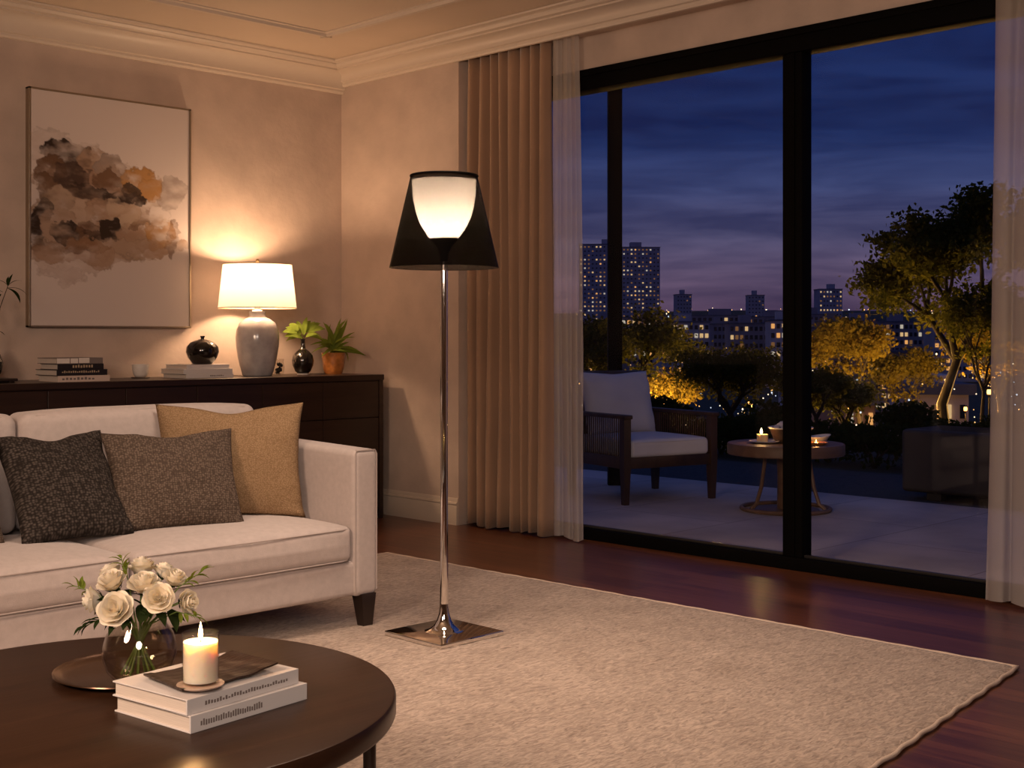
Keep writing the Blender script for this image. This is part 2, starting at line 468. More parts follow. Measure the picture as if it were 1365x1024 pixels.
# thin raised moulding set into the ceiling, following both walls
def strip_prof(c, sgn):
    return [(c, ZC), (c, ZC-0.010), (c-0.012, ZC-0.016), (c-0.030, ZC-0.012), (c-0.034, ZC-0.022), (c-0.052, ZC-0.022), (c-0.058, ZC-0.008), (c-0.075, ZC-0.006), (c-0.075, ZC)]
bm = BM(); prism(bm, strip_prof(5.70, 1), 'x', -3.2, 4.25); struct('trim_3', bm, mTrimW, smooth=25)
bm = BM(); prism(bm, strip_prof(4.265, 1), 'y', -3.0, 5.70); struct('trim_4', bm, mTrimW, smooth=25)
def base_prof(w, s=1):
    return [(w, 0), (w-0.016, 0), (w-0.016, 0.105), (w-0.013, 0.113), (w-0.019, 0.118), (w-0.017, 0.126), (w-0.008, 0.130), (w-0.008, 0.142), (w-0.005, 0.150), (w, 0.150)]
bm = BM(); prism(bm, base_prof(XW), 'y', 5.27, YB); struct('baseboard_right', bm, mTrimW, smooth=25)
bm = BM(); prism(bm, base_prof(YB), 'x', -3.2, XW-0.02); struct('baseboard_back', bm, mTrimW, smooth=25)

# ---- sliding window: frame, centre mullion, two panes
w1 = thing('window_1', 'wide black-framed sliding glass door onto the terrace', None, (XG, 0, 0), kind='structure')
YL, YR = 5.24, 0.75
bm = BM()
box(bm, 0, YR, 2.342, 0.11, YL, 2.448, 0.003); box(bm, -0.012, YR, 2.415, 0.0, YL, 2.448, 0.002)
box(bm, 0, YR, 0.0, 0.11, YL, 0.058, 0.003)
box(bm, 0, YL-0.08, 0.058, 0.11, YL, 2.342, 0.003); box(bm, 0, YR, 0.058, 0.11, YR+0.08, 2.342, 0.003)
obj('window_frame', bm, mBlackMetal, w1)
bm = BM(); box(bm, 0.012, 3.137, 0.058, 0.095, 3.239, 2.342, 0.004)
box(bm, 0.004, 3.172, 0.058, 0.012, 3.178, 2.342)
obj('mullion', bm, mBlackMetal, w1)
bm = BM(); box(bm, 0.030, 3.239, 0.058, 0.048, YL-0.08, 0.071, 0.002); box(bm, 0.030, YR+0.08, 0.058, 0.048, 3.137, 0.071, 0.002)
obj('glazing_bead', bm, M('bead_metal', (0.06, 0.055, 0.055, 1), 0.3, metal=0.6), w1)
for a, b in ((3.239, YL-0.08), (YR+0.08, 3.137)):
    bm = BM(); box(bm, 0.052, a, 0.058, 0.060, b, 2.342); obj('pane', bm, mWindowGlass, w1, smooth=0)

# ================================================================== curtains
def curtain(name, label, mat, y0, y1, xc, amp, folds, z0, z1, seed, group=None, flare=0.0, thick=0.004, hem=None):
    rnd = random.Random(seed)
    n = folds*14
    ph = [rnd.uniform(-0.5, 0.5) for _ in range(folds+2)]
    am = [rnd.uniform(0.65, 1.1) for _ in range(folds+2)]
    bm = BM(); nz_ = 26
    rows = []
    for k in range(nz_+1):
        f = k/nz_; z = z0+(z1-z0)*f
        row = []
        for i in range(n+1):
            s = i/n; q = s*folds
            j = int(min(q, folds-1)); fr = q-j
            a = am[j]*(1-fr)+am[j+1]*fr; p = ph[j]*(1-fr)+ph[j+1]*fr
            gather = 1.0-0.42*f
            w = 1-2*abs(math.sin(math.pi*q+p*0.5+0.2*math.sin(f*3+j)))**0.75
            x = xc+amp*a*gather*w+0.006*math.sin(f*5+q*1.7)
            yy = y0+(y1-y0)*s+0.012*math.cos(2*math.pi*q+p)*gather
            yy += flare*(1-f)*(s if flare < 0 else 1-s)
            row.append(bm.verts.new((x, yy, z+(0.008*math.sin(q*2.2) if k == 0 else 0))))
        rows.append(row)
    for a, b in zip(rows, rows[1:]):
        for i in range(n): bm.faces.new((a[i], a[i+1], b[i+1], b[i]))
    o = obj(name, bm, mat, smooth=180)
    if thick:
        md = o.modifiers.new('cloth_thickness', 'SOLIDIFY'); md.thickness = thick; md.offset = 0
    tag(o, label, 'curtain', group)
    return o
curtain('curtain', 'heavy taupe floor-length curtain in deep folds behind the floor lamp', mCurtain, 5.235, 4.60, 4.893, 0.056, 8, 0.012, 2.618, 3)
c1 = curtain('sheer_curtain', 'translucent white sheer curtain hanging beside the heavy taupe curtain', mSheer, 4.575, 4.40, 4.885, 0.022, 3, 0.012, 2.618, 5, 'sheer curtains', flare=-0.045, thick=0)
c2 = curtain('sheer_curtain', 'translucent white sheer curtain hanging alone over the glass, beside the dark planter outside', mSheer, 2.190, 1.60, 4.885, 0.028, 6, 0.012, 2.618, 8, 'sheer curtains', flare=0.045, thick=0)

# ================================================================== rug
def rug():
    A, B, C, D = Vector((3.985, 1.721)), Vector((3.935, 4.79)), Vector((0.7, 4.74)), Vector((0.75, 1.30))
    nx, ny = 150, 150
    bm = BM(); g = []
    for i in range(nx+1):
        row = []
        for j in range(ny+1):
            s, t = i/nx, j/ny
            # rounded far corner and slightly wavy bound edges
            p = (D*(1-t)+C*t)*(1-s)+(A*(1-t)+B*t)*s
            e = min(s, 1-s, t, 1-t)
            z = 0.015*min(1, (e/0.006)) if e < 0.006 else 0.015
            if 0 < e: z += mnoise.noise(Vector((p.x*22, p.y*9, 0)))*0.0022
            wob = mnoise.noise(Vector((p.x*5, p.y*5, 3)))*0.006
            if i in (0, nx): p = p+Vector((wob, 0))
            if j in (0, ny): p = p+Vector((0, wob))
            row.append(bm.verts.new((p.x, p.y, max(0.001, z))))
        g.append(row)
    for i in range(nx):
        for j in range(ny): bm.faces.new((g[i][j], g[i+1][j], g[i+1][j+1], g[i][j+1]))
    m, t, out = newmat('rug_pile')
    p = t.nodes.new('ShaderNodeBsdfPrincipled'); p.inputs['Roughness'].default_value = 0.95; p.inputs['Specular IOR Level'].default_value = 0.1
    p.inputs['Sheen Weight'].default_value = 0.2
    tcn = t.nodes.new('ShaderNodeTexCoord')
    mpn = t.nodes.new('ShaderNodeMapping'); mpn.inputs['Rotation'].default_value = (0, 0, R(-24)); mpn.inputs['Scale'].default_value = (30, 92, 1)
    mpn.inputs['Rotation'].default_value = (0, 0, R(24))
    t.links.new(tcn.outputs['Object'], mpn.inputs[0])
    n1 = t.nodes.new('ShaderNodeTexNoise'); n1.inputs['Scale'].default_value = 1.0; n1.inputs['Detail'].default_value = 3; n1.inputs['Distortion'].default_value = 1.2
    t.links.new(mpn.outputs[0], n1.inputs['Vector'])
    n2 = t.nodes.new('ShaderNodeTexNoise'); n2.inputs['Scale'].default_value = 5; n2.inputs['Detail'].default_value = 5
    t.links.new(tcn.outputs['Object'], n2.inputs['Vector'])
    r = t.nodes.new('ShaderNodeValToRGB'); r.color_ramp.elements[0].position = 0.30; r.color_ramp.elements[1].position = 0.66
    r.color_ramp.elements[0].color = (0.28, 0.212, 0.168, 1); r.color_ramp.elements[1].color = (0.60, 0.475, 0.385, 1)
    t.links.new(n1.outputs['Fac'], r.inputs[0])
    r2 = t.nodes.new('ShaderNodeValToRGB'); r2.color_ramp.elements[0].position = 0.3; r2.color_ramp.elements[1].position = 0.7
    r2.color_ramp.elements[0].color = (0.80, 0.78, 0.76, 1); r2.color_ramp.elements[1].color = (1, 1, 1, 1)
    t.links.new(n2.outputs['Fac'], r2.inputs[0])
    mx = t.nodes.new('ShaderNodeMix'); mx.data_type = 'RGBA'; mx.blend_type = 'MULTIPLY'; mx.inputs['Factor'].default_value = 1
    t.links.new(r.outputs['Color'], mx.inputs['A']); t.links.new(r2.outputs['Color'], mx.inputs['B'])
    t.links.new(mx.outputs['Result'], p.inputs['Base Color'])
    b = t.nodes.new('ShaderNodeBump'); b.inputs['Strength'].default_value = 0.55; b.inputs['Distance'].default_value = 0.012
    t.links.new(n1.outputs['Fac'], b.inputs['Height']); t.links.new(b.outputs[0], p.inputs['Normal'])
    t.links.new(p.outputs[0], out.inputs[0])
    o = obj('rug', bm, m, smooth=180)
    bm = BM(); path = []
    for P0, P1 in ((D, A), (A, B), (B, C), (C, D)):
        n = int((P1-P0).length/0.02)
        for i in range(n):
            q = P0.lerp(P1, i/n); d = (P1-P0).normalized(); k = 0.003*math.sin(i*0.9)+0.004*mnoise.noise(Vector((q.x*6, q.y*6, 5)))
            path.append((q.x-d.y*k, q.y+d.x*k, 0.0085))
    path.append(path[0]); tube(bm, path, 0.0065, 6, False)
    obj('binding', bm, M('rug_binding', (0.62, 0.50, 0.41, 1), 0.9, spec=0.1, bump=(160, 0.6, 0.004)), o, smooth=180)
    return tag(o, 'large cream looped-wool rug on the dark wooden floor', 'rug')
rug()

# ================================================================== sofa
def sofa():
    t = thing('sofa', 'pale grey-beige two-seat fabric sofa with dark tapered legs', 'sofa', (1.92, 4.0, 0.0))
    # local: x -1.0..1.0, y front -0.40 .. back 0.44
    bm = BM(); rbox(bm, (0, 0.01, 0.178), (1.99, 0.80, 0.124), 0.018, 4); obj('base_frame', bm, mSofa, t, smooth=180)
    bm = BM(); rbox(bm, (0, 0.385, 0.45), (1.99, 0.12, 0.58), 0.03, 6); obj('back_frame', bm, mSofa, t, smooth=180)
    for s in (-1, 1):
        def armfn(w, u, v, q):
            return Vector((w.x, w.y, w.z+(0.022*(v+1)/2 if q > 0 else 0)))
        bm = BM(); rbox(bm, (s*0.944, 0.015, 0.374), (0.112, 0.83, 0.523), 0.024, 8, armfn); a = obj('arm', bm, mSofa, t, smooth=180)
        bm = BM()
        x0, x1 = s*0.944-0.048, s*0.944+0.048
        tube(bm, [(x0, -0.396, 0.13), (x0, -0.396, 0.62), (x0+0.006, -0.394, 0.633), (x1-0.006, -0.394, 0.633), (x1, -0.396, 0.62), (x1, -0.396, 0.13)], 0.0028, 6)
        obj('piping', bm, mSofaPipe, a)
    for s in (-1, 1):
        x0, x1 = (0.03, 0.886) if s > 0 else (-0.886, 0.03)
        def seatfn(w, u, v, q):
            b = (1-u**4)*(1-v**4)
            z = w.z+(0.030*b if q > 0 else 0)
            return Vector((w.x, w.y-0.010*(1-u**4)*(1 if v < -0.5 else 0)*(1-abs(q)), z))
        bm = BM(); rbox(bm, ((x0+x1)/2, -0.075, 0.305), (x1-x0-0.010, 0.655, 0.126), 0.026, 12, seatfn)
        c = obj('seat_cushion', bm, mSofa, t, smooth=180)
        bm = BM()
        for z in (0.248, 0.358):
            tube(bm, [(x0+0.022, -0.392, z), (x0+0.05, -0.401, z), ((x0+x1)/2, -0.408, z), (x1-0.05, -0.401, z), (x1-0.022, -0.392, z)], 0.0026, 6)
        obj('piping', bm, mSofaPipe, c)
        x0, x1 = (-0.06, 0.886) if s > 0 else (-0.886, -0.06)
        def backfn(w, u, v, q):
            b = (1-u**4)*(1-q**4)
            return Vector((w.x, w.y-(0.022*b if v < 0 else 0), w.z+(0.012*(1-u**4) if q > 0 else 0)))
        bm = BM(); rbox(bm, ((x0+x1)/2, 0.27, 0.577), (x1-x0-0.006, 0.15, 0.40), 0.038, 10, backfn)
        c = obj('back_cushion', bm, mSofa, t, smooth=180)
        bm = BM()
        z = 0.7745
        tube(bm, [(x0+0.03, 0.220, 0.755), (x0+0.06, 0.206, z-0.004), ((x0+x1)/2, 0.205, z+0.004), (x1-0.06, 0.206, z-0.004), (x1-0.03, 0.220, 0.755)], 0.0026, 6)
        obj('piping', bm, mSofaPipe, c)
    for sx in (-1, 1):
        for y in (-0.372, 0.36):
            bm = BM()
            tp = [(-0.032, -0.03), (0.032, -0.03), (0.032, 0.03), (-0.032, 0.03)]
            A = [bm.verts.new((sx*0.953+p[0], y+p[1], 0.118)) for p in tp]
            B = [bm.verts.new((sx*0.958+p[0]*0.62, y+p[1]*0.62, 0.0)) for p in tp]
            for i in range(4): bm.faces.new((B[i], B[(i+1) % 4], A[(i+1) % 4], A[i]))
            bm.faces.new(A); bm.faces.new(list(reversed(B)))
            o = obj('leg', bm, mLegD, t, smooth=0)
    t.location.z = 0.014
sofa()

def cushion(label, mat, w, h, th, bottom, rz, lean, seed, roll=0.0, dent=0.03, pinch=0.07):
    bm = BM(); pillow(bm, w, h, th, 32, seed, pinch, dent)
    o = obj('throw_pillow', bm, mat, smooth=180)
    o.rotation_mode = 'XYZ'
    m = Matrix.Translation(bottom) @ Matrix.Rotation(rz, 4, 'Z') @ Matrix.Rotation(-lean, 4, 'X') @ Matrix.Rotation(roll, 4, 'Y')
    o.matrix_world = m
    return tag(o, label, 'pillow', 'scatter pillows on the sofa')
cushion('square tan woven pillow tucked into the sofa arm corner', mPilC, 0.53, 0.425, 0.15, (2.540, 3.975, 0.392), R(-31), R(10), 11, dent=0.05, pinch=0.085)
cushion('oblong taupe nubbly pillow leaning between the charcoal and the tan pillow', mPilB, 0.46, 0.365, 0.13, (2.262, 3.85, 0.396), R(-14), R(25), 12, dent=0.04, pinch=0.08)
cushion('dark charcoal nubbly square pillow with pointed corners on the sofa', mPilA, 0.375, 0.425, 0.14, (1.910, 3.865, 0.397), R(-2), R(38), 13, dent=0.06, pinch=0.10)
cushion('brown pillow mostly hidden behind the charcoal pillow', mPilB, 0.40, 0.38, 0.12, (1.50, 3.93, 0.396), R(4), R(16), 14)

# ================================================================== console along the back wall
def console():
    t = thing('console_cabinet', 'long low espresso-brown sideboard behind the sofa', 'sideboard', (0, 5.80, 0))
    x0, x1, d = 1.505, 4.735, 0.50
    bm = BM(); box(bm, x0, 0.018, 0.05, x1, d, 0.806, 0.002); obj('body', bm, mDark, t, smooth=0)
    bm = BM(); box(bm, x0-0.004, -0.006, 0.806, x1+0.004, d, 0.838, 0.003); obj('top', bm, mDark, t, smooth=0)
    bm = BM(); box(bm, x1-0.03, -0.002, 0.0, x1, 0.018, 0.806, 0.002); obj('side_panel', bm, mDark, t, smooth=0)
    bm = BM(); box(bm, x0+0.03, 0.05, 0.0, x1-0.01, d-0.02, 0.05); obj('plinth', bm, mDark, t, smooth=0)
    for k in range(8):
        xr = x1-0.033-0.4*k
        for z0, z1 in ((0.592, 0.800), (0.056, 0.588)):
            bm = BM(); box(bm, xr-0.397, 0.0, z0, xr, 0.017, z1, 0.0025); obj('drawer_front' if z0 > 0.5 else 'cabinet_door', bm, mDark, t, smooth=0)
    bm = None
console()
ZT = 0.838

# ---- framed abstract painting
def painting():
    x0, x1, z0, z1, y = 2.84, 3.768, 1.105, 2.328, YB
    t = thing('abstract_painting', 'large framed abstract painting of brown and black washes on pale canvas', 'painting', ((x0+x1)/2, y, z0))
    hw, h, d = (x1-x0)/2, z1-z0, 0.042
    bm = BM()
    for a in ((-hw, -d, 0, -hw+0.010, 0, h), (hw-0.010, -d, 0, hw, 0, h), (-hw, -d, 0, hw, 0, 0.010), (-hw, -d, h-0.010, hw, 0, h)):
        box(bm, *a, 0.001)
    obj('frame', bm, mCanvasFrame, t, smooth=0)
    # the picture is painted on a fine grid
    rng = np.random.default_rng(5)
    nx, ny = 230, 300
    U, V = np.meshgrid(np.linspace(0, 1, nx), np.linspace(0, 1, ny))       # V from the top
    def fbm(sx, sy, seed, octv=4):
        r = np.random.default_rng(seed); out = np.zeros_like(U); amp = 1.0; tot = 0
        for o in range(octv):
            gx, gy = int(sx*2**o)+2, int(sy*2**o)+2
            g = r.random((gy+1, gx+1))
            x = U*(gx-1); yv = V*(gy-1); xi = x.astype(int); yi = yv.astype(int); fx = x-xi; fy = yv-yi
            fx = fx*fx*(3-2*fx); fy = fy*fy*(3-2*fy)
            out += amp*((g[yi, xi]*(1-fx)+g[yi, xi+1]*fx)*(1-fy)+(g[yi+1, xi]*(1-fx)+g[yi+1, xi+1]*fx)*fy); tot += amp; amp *= 0.55
        return out/tot-0.5
    WU = 0.05*fbm(7, 9, 901, 5)+0.05*fbm(26, 34, 902, 3); WV = 0.05*fbm(6, 8, 903, 5)+0.045*fbm(24, 40, 904, 3)
    img = np.ones((ny, nx, 3))*np.array([0.60, 0.52, 0.485])
    def blob(cx, cy, rx, ry, col, al, ang=0, rag=0.5, seed=None, edge=0.055):
        seed = rng.integers(1e6) if seed is None else seed
        c, s = math.cos(ang), math.sin(ang)
        du, dv = U+WU-cx, (V+WV-cy)*1.32
        a = (du*c+dv*s)/rx; b = (-du*s+dv*c)/(ry*1.32)
        d = np.sqrt(a*a+b*b)+rag*fbm(7, 13, seed, 5)*1.7
        m = np.clip((1-d)/edge, 0, 1)
        tex = np.clip(0.78+fbm(10, 26, seed+7, 4)*2.0, 0.12, 1.2)
        rim = 1-0.35*np.exp(-((1-d)/0.08)**2)
        mm = (m*al*tex)[..., None].clip(0, 1)
        img[:] = img*(1-mm)+np.array(col)*rim[..., None]*mm
    dk, br, tn, oc, gy, pl = (0.035, 0.02, 0.014), (0.14, 0.075, 0.042), (0.34, 0.22, 0.15), (0.38, 0.20, 0.075), (0.26, 0.20, 0.17), (0.50, 0.42, 0.38)
    # pale washes under everything
    blob(0.20, 0.27, 0.26, 0.09, pl, 0.7, 0.2); blob(0.48, 0.33, 0.40, 0.08, (0.40, 0.30, 0.25), 0.7, 0.25); blob(0.88, 0.38, 0.10, 0.08, gy, 0.6)
    blob(0.24, 0.72, 0.22, 0.09, (0.44, 0.34, 0.29), 0.55, -0.1, 0.7); blob(0.35, 0.66, 0.38, 0.07, tn, 0.8, -0.05); blob(0.68, 0.65, 0.30, 0.05, (0.40, 0.28, 0.20), 0.8, -0.1)
    blob(0.40, 0.50, 0.42, 0.19, (0.36, 0.25, 0.18), 0.85, 0.08, 0.6)
    blob(0.35, 0.40, 0.34, 0.12, (0.26, 0.16, 0.11), 0.8, 0.12, 0.7)
    for cx, cy, rx, ry, col, al, an in [
        (0.22, 0.33, 0.16, 0.055, dk, .9, .15), (0.12, 0.39, 0.09, 0.06, br, .85, .6), (0.27, 0.40, 0.12, 0.06, (0.07, .04, .028), .85, -.2), (0.40, 0.35, 0.12, 0.045, tn, .85, .3),
        (0.50, 0.38, 0.12, 0.055, gy, .8, .2), (0.48, 0.42, 0.10, 0.05, br, .85, .3), (0.66, 0.40, 0.13, 0.06, oc, .9, .25), (0.74, 0.42, 0.07, 0.05, oc, .9, 0), (0.62, 0.44, 0.06, 0.03, dk, .7, .3),
        (0.36, 0.47, 0.16, 0.035, dk, .65, .12), (0.56, 0.475, 0.15, 0.022, dk, .9, -.05), (0.10, 0.46, 0.08, 0.05, br, .8, -.5), (0.18, 0.50, 0.11, 0.055, (0.40, .29, .21), .9, .2), (0.30, 0.53, 0.09, 0.055, (0.45, .33, .25), .9, -.3),
        (0.42, 0.53, 0.10, 0.05, tn, .9, .2), (0.56, 0.53, 0.12, 0.05, (0.42, .31, .23), .85, .1), (0.06, 0.56, 0.06, 0.07, dk, .97, .3), (0.04, 0.61, 0.05, 0.04, dk, .95, 0), (0.16, 0.59, 0.10, 0.05, (0.38, .26, .19), .9, .1),
        (0.22, 0.62, 0.11, 0.03, dk, .85, .15), (0.34, 0.61, 0.09, 0.045, br, .85, 0), (0.48, 0.59, 0.08, 0.035, dk, .95, .1), (0.44, 0.62, 0.18, 0.016, dk, .8, -.04), (0.63, 0.60, 0.11, 0.035, tn, .85, -.2), (0.66, 0.57, 0.07, 0.02, br, .8, -.3),
        (0.80, 0.60, 0.09, 0.06, oc, .75, .4), (0.88, 0.61, 0.04, 0.07, br, .55, .2), (0.76, 0.66, 0.10, 0.03, tn, .7, .2), (0.20, 0.67, 0.16, 0.035, br, .75, .05), (0.34, 0.66, 0.14, 0.02, (0.24, .13, .07), .7, 0),
        (0.10, 0.69, 0.09, 0.03, tn, .7, .3), (0.44, 0.70, 0.07, 0.05, tn, .6, .5), (0.20, 0.78, 0.16, 0.03, (0.47, .38, .34), .5, .1)]:
        blob(cx, 0.71-(0.71-cy)*1.17, rx*1.05, ry*1.28, col, min(1, al*1.08), an)
    blob(0.80, 0.50, 0.07, 0.055, (0.60, 0.52, 0.485), 0.97, 0.3, 0.35)
    me = bpy.data.meshes.new('canvas')
    w = hw*2-0.02; hh = h-0.02
    vs = [(-w/2+w*i/(nx-1), -d+0.006, h-0.010-hh*j/(ny-1)) for j in range(ny) for i in range(nx)]
    fs = [(j*nx+i, (j+1)*nx+i, (j+1)*nx+i+1, j*nx+i+1) for j in range(ny-1) for i in range(nx-1)]
    # give the canvas its depth
    b0 = len(vs); vs += [(-w/2, -0.002, h-0.010), (w/2, -0.002, h-0.010), (w/2, -0.002, h-0.010-hh), (-w/2, -0.002, h-0.010-hh)]
    tl, tr, brr, bl = 0, nx-1, ny*nx-1, (ny-1)*nx
    fs += [(b0, b0+1, b0+2, b0+3), tuple([b0+3, b0]+[]+[tl, bl])]
    me.from_pydata(vs, [], fs); me.update()
    ca = me.color_attributes.new('paint', 'FLOAT_COLOR', 'POINT')
    arr = np.ones((len(vs), 4), np.float32); arr[:nx*ny, :3] = img.reshape(-1, 3); arr[nx*ny:, :3] = (0.60, 0.52, 0.485)
    ca.data.foreach_set('color', arr.ravel())
    m, tt, out = newmat('painted_canvas')
    p = tt.nodes.new('ShaderNodeBsdfPrincipled'); p.inputs['Roughness'].default_value = 0.7; p.inputs['Specular IOR Level'].default_value = 0.2
    at = tt.nodes.new('ShaderNodeAttribute'); at.attribute_name = 'paint'
    tt.links.new(at.outputs['Color'], p.inputs['Base Color']); tt.links.new(p.outputs[0], out.inputs[0])
    obj('canvas', me, m, t, smooth=0)
painting()

# ---- table lamp
def table_lamp():
    t = thing('table_lamp', 'lit table lamp with white drum shade and grey glazed ceramic base', 'lamp', (4.05, 6.07, ZT))
    bm = BM(); lathe(bm, [(0, 0.0), (0.078, 0.0), (0.083, 0.006), (0.098, 0.055), (0.110, 0.11), (0.119, 0.170), (0.121, 0.215), (0.116, 0.260), (0.100, 0.297), (0.070, 0.320), (0.048, 0.328), (0.043, 0.335), (0.043, 0.350), (0.047, 0.355), (0.047, 0.361), (0, 0.362)], 48)
    obj('lamp_base', bm, mGlaze, t, smooth=60)
    bm = BM(); lathe(bm, [(0.030, 0.361), (0.028, 0.367), (0.016, 0.372), (0.015, 0.392), (0.010, 0.396), (0.010, 0.46), (0.014, 0.47), (0.014, 0.50), (0, 0.505)], 20); obj('socket', bm, mWhiteCer, t)
    bm = BM(); lathe(bm, [(0.217, 0.378), (0.2035, 0.502), (0.190, 0.626)], 64); s = obj('lamp_shade', bm, mShade, t, smooth=60)
    for r, z in ((0.2172, 0.380), (0.1905, 0.624)):
        bm = BM(); tube(bm, [(r*math.cos(2*math.pi*i/64), r*math.sin(2*math.pi*i/64), z) for i in range(65)], 0.0026, 6, False)
        obj('shade_rim', bm, mShadeTrim, s)
    bm = BM()
    for k in range(3):
        a = 2*math.pi*k/3; tube(bm, [(0, 0, 0.618), (0.189*math.cos(a), 0.189*math.sin(a), 0.618)], 0.0018, 6)
    tube(bm, [(0, 0, 0.50), (0, 0, 0.63)], 0.003, 6)
    obj('harp', bm, mBrass, t)
    bm = BM(); lathe(bm, [(0, 0.628), (0.006, 0.628), (0.005, 0.634), (0.010, 0.641), (0.0105, 0.648), (0.006, 0.655), (0, 0.657)], 16); obj('finial', bm, mBrass, t)
    bm = BM(); bmesh.ops.create_uvsphere(bm, u_segments=16, v_segments=10, radius=0.018)
    for v in bm.verts: v.co.z += 0.535
    obj('bulb', bm, emit('lamp_bulb', (1.0, 0.72, 0.42, 1), 12, False), t)
    point('table_lamp_light', (0, 0, 0.535), 34, (1.0, 0.62, 0.36), 0.045, t)
table_lamp()

# ---- floor lamp
def floor_lamp():
    t = thing('floor_lamp', 'chrome floor lamp with smoked conical shade and square base standing on the rug', 'lamp', (2.97, 3.304, 0.016))
    bm = BM(); box(bm, -0.147, -0.147, 0, 0.147, 0.147, 0.016, 0.003); obj('base', bm, mChrome, t, smooth=30)
    bm = BM(); lathe(bm, [(0.068, 0.0163), (0.066, 0.0178), (0.058, 0.0195), (0.046, 0.026), (0.034, 0.038), (0.025, 0.055), (0.0185, 0.078), (0.0155, 0.105), (0.0150, 0.110)], 40); obj('base_collar', bm, mChrome, t, smooth=60)
    bm = BM(); lathe(bm, [(0.0150, 0.10), (0.0128, 0.40), (0.0128, 1.335), (0, 1.335)], 28); obj('pole', bm, mChrome, t, smooth=60)
    bm = BM(); lathe(bm, [(0.0135, 1.30), (0.0155, 1.325), (0.022, 1.345), (0.034, 1.363), (0.050, 1.376), (0.050, 1.380), (0, 1.380)], 32); obj('shade_holder', bm, mBlackPl, t, smooth=50)
    bm = BM(); lathe(bm, [(0, 1.381), (0.049, 1.381), (0.062, 1.396), (0.080, 1.424), (0.093, 1.454), (0.103, 1.490), (0.109, 1.530), (0.1120, 1.588)], 48)
    obj('diffuser', bm, mDiffuser, t, smooth=60)
    bm = BM(); lathe(bm, [(0, 1.584), (0.1112, 1.584), (0.1112, 1.581), (0, 1.581)], 48); obj('uplight_stop', bm, mWhiteCer, t, smooth=50)  # opaque disc added to keep the lamp's light off the ceiling
    bm = BM(); lathe(bm, [(0.1905, 1.278), (0.1165, 1.596), (0.1148, 1.596), (0.1888, 1.278), (0.1905, 1.278)], 64)
    bm.faces.ensure_lookup_table()
    for f in bm.faces:
        c = f.calc_center_median()
        if math.hypot(c.x, c.y)+0.2327*(c.z-1.278) < 0.1893: f.material_index = 1
    s = obj('lamp_shade', bm, [mSmoke, mSmokeIn], t, smooth=60)
    bm = BM(); tube(bm, [(0.1158*math.cos(2*math.pi*i/64), 0.1158*math.sin(2*math.pi*i/64), 1.597) for i in range(65)], 0.0042, 8, False); obj('shade_rim', bm, mBlackMetal, s)
    bm = BM(); bmesh.ops.create_uvsphere(bm, u_segments=14, v_segments=10, radius=0.014)
    for v in bm.verts: v.co.z += 1.428
    obj('bulb', bm, emit('floor_lamp_bulb', (1.0, 0.78, 0.52, 1), 6, False), t)
    point('floor_lamp_light', (0, 0, 1.445), 26, (1.0, 0.80, 0.61), 0.032, t)
floor_lamp()

# ================================================================== small things on the sideboard
def book(name_label, loc, rz, l, d, h, cover, group, ink=None, inkbars=(), spine='y-'):
    """lying book: spine faces local -y, pages show at -x; returns the thing"""
    t = thing('book', name_label, 'book', loc, rz, group)
    bm = BM(); c = 0.0028
    box(bm, 0, 0, 0, l, d, c, 0.0008); box(bm, 0, 0, h-c, l, d, h, 0.0008); box(bm, 0, 0, c*0.5, l, 0.004, h-c*0.5, 0.001)
    obj('cover', bm, cover, t, smooth=0)
    bm = BM(); box(bm, 0.004, 0.003, c, l-0.004, d-0.004, h-c); obj('pages', bm, mPaper, t, smooth=0)
    if ink and inkbars:
        bm = BM()
        for x0, x1, z0, z1 in inkbars: box(bm, x0*l, -0.0006, z0*h, x1*l, 0.0004, z1*h)
        obj('spine_lettering', bm, ink, t, smooth=0)
    return t
def letters(seed, x0, x1, z0, z1, n):
    r = random.Random(seed); out = []; x = x0; st = (x1-x0)/n
    for i in range(n):
        pass
        out.append((x, x+st*0.6, z0+r.random()*0.05, z1-r.random()*0.18)); x += st
    return out
mBkBrown = M('brown_cover', (0.085, 0.055, 0.040, 1), 0.5)
mBkBlack = M('black_cover', (0.014, 0.011, 0.011, 1), 0.35)
mBkGrey = M('grey_cover', (0.19, 0.155, 0.14, 1), 0.5)
mBkPink = M('cream_cover', (0.60, 0.47, 0.40, 1), 0.5)
g = 'dark books stacked at the end of the sideboard'
book('cream-spined book at the bottom of the stack under the painting', (2.783, 5.86, ZT), 0, 0.268, 0.215, 0.030, mBkPink, g, mInk, letters(1, 0.08, 0.72, 0.3, 0.75, 9))
book('black gilt-lettered book lying directly on the cream-spined book', (2.778, 5.862, ZT+0.030), R(0.6), 0.262, 0.225, 0.029, mBkBlack, g, mGoldInk, letters(2, 0.1, 0.85, 0.45, 0.85, 18))
book('thin black book second from the top of the stack under the painting', (2.785, 5.868, ZT+0.059), R(-1), 0.235, 0.195, 0.028, mBkBlack, g, mGoldInk, letters(3, 0.32, 0.78, 0.3, 0.85, 8))
book('grey book with pale spine panel on top of the stack under the painting', (2.780, 5.864, ZT+0.087), R(1), 0.238, 0.205, 0.029, mBkGrey, g, mWhiteCer, [(0.0, 0.27, 0.1, 0.92), (0.29, 0.45, 0.1, 0.92), (0.47, 0.70, 0.12, 0.98)])
g = 'white books under the black round vase'
book('white book at the bottom of the pile below the black round vase', (3.527, 5.945, ZT), R(1.5), 0.292, 0.235, 0.022, mBookW, g, mInk, letters(4, 0.5, 0.8, 0.35, 0.7, 8))
book('white book in the middle of the pile below the black round vase', (3.512, 5.948, ZT+0.022), R(0.5), 0.300, 0.235, 0.026, mBookW, g)
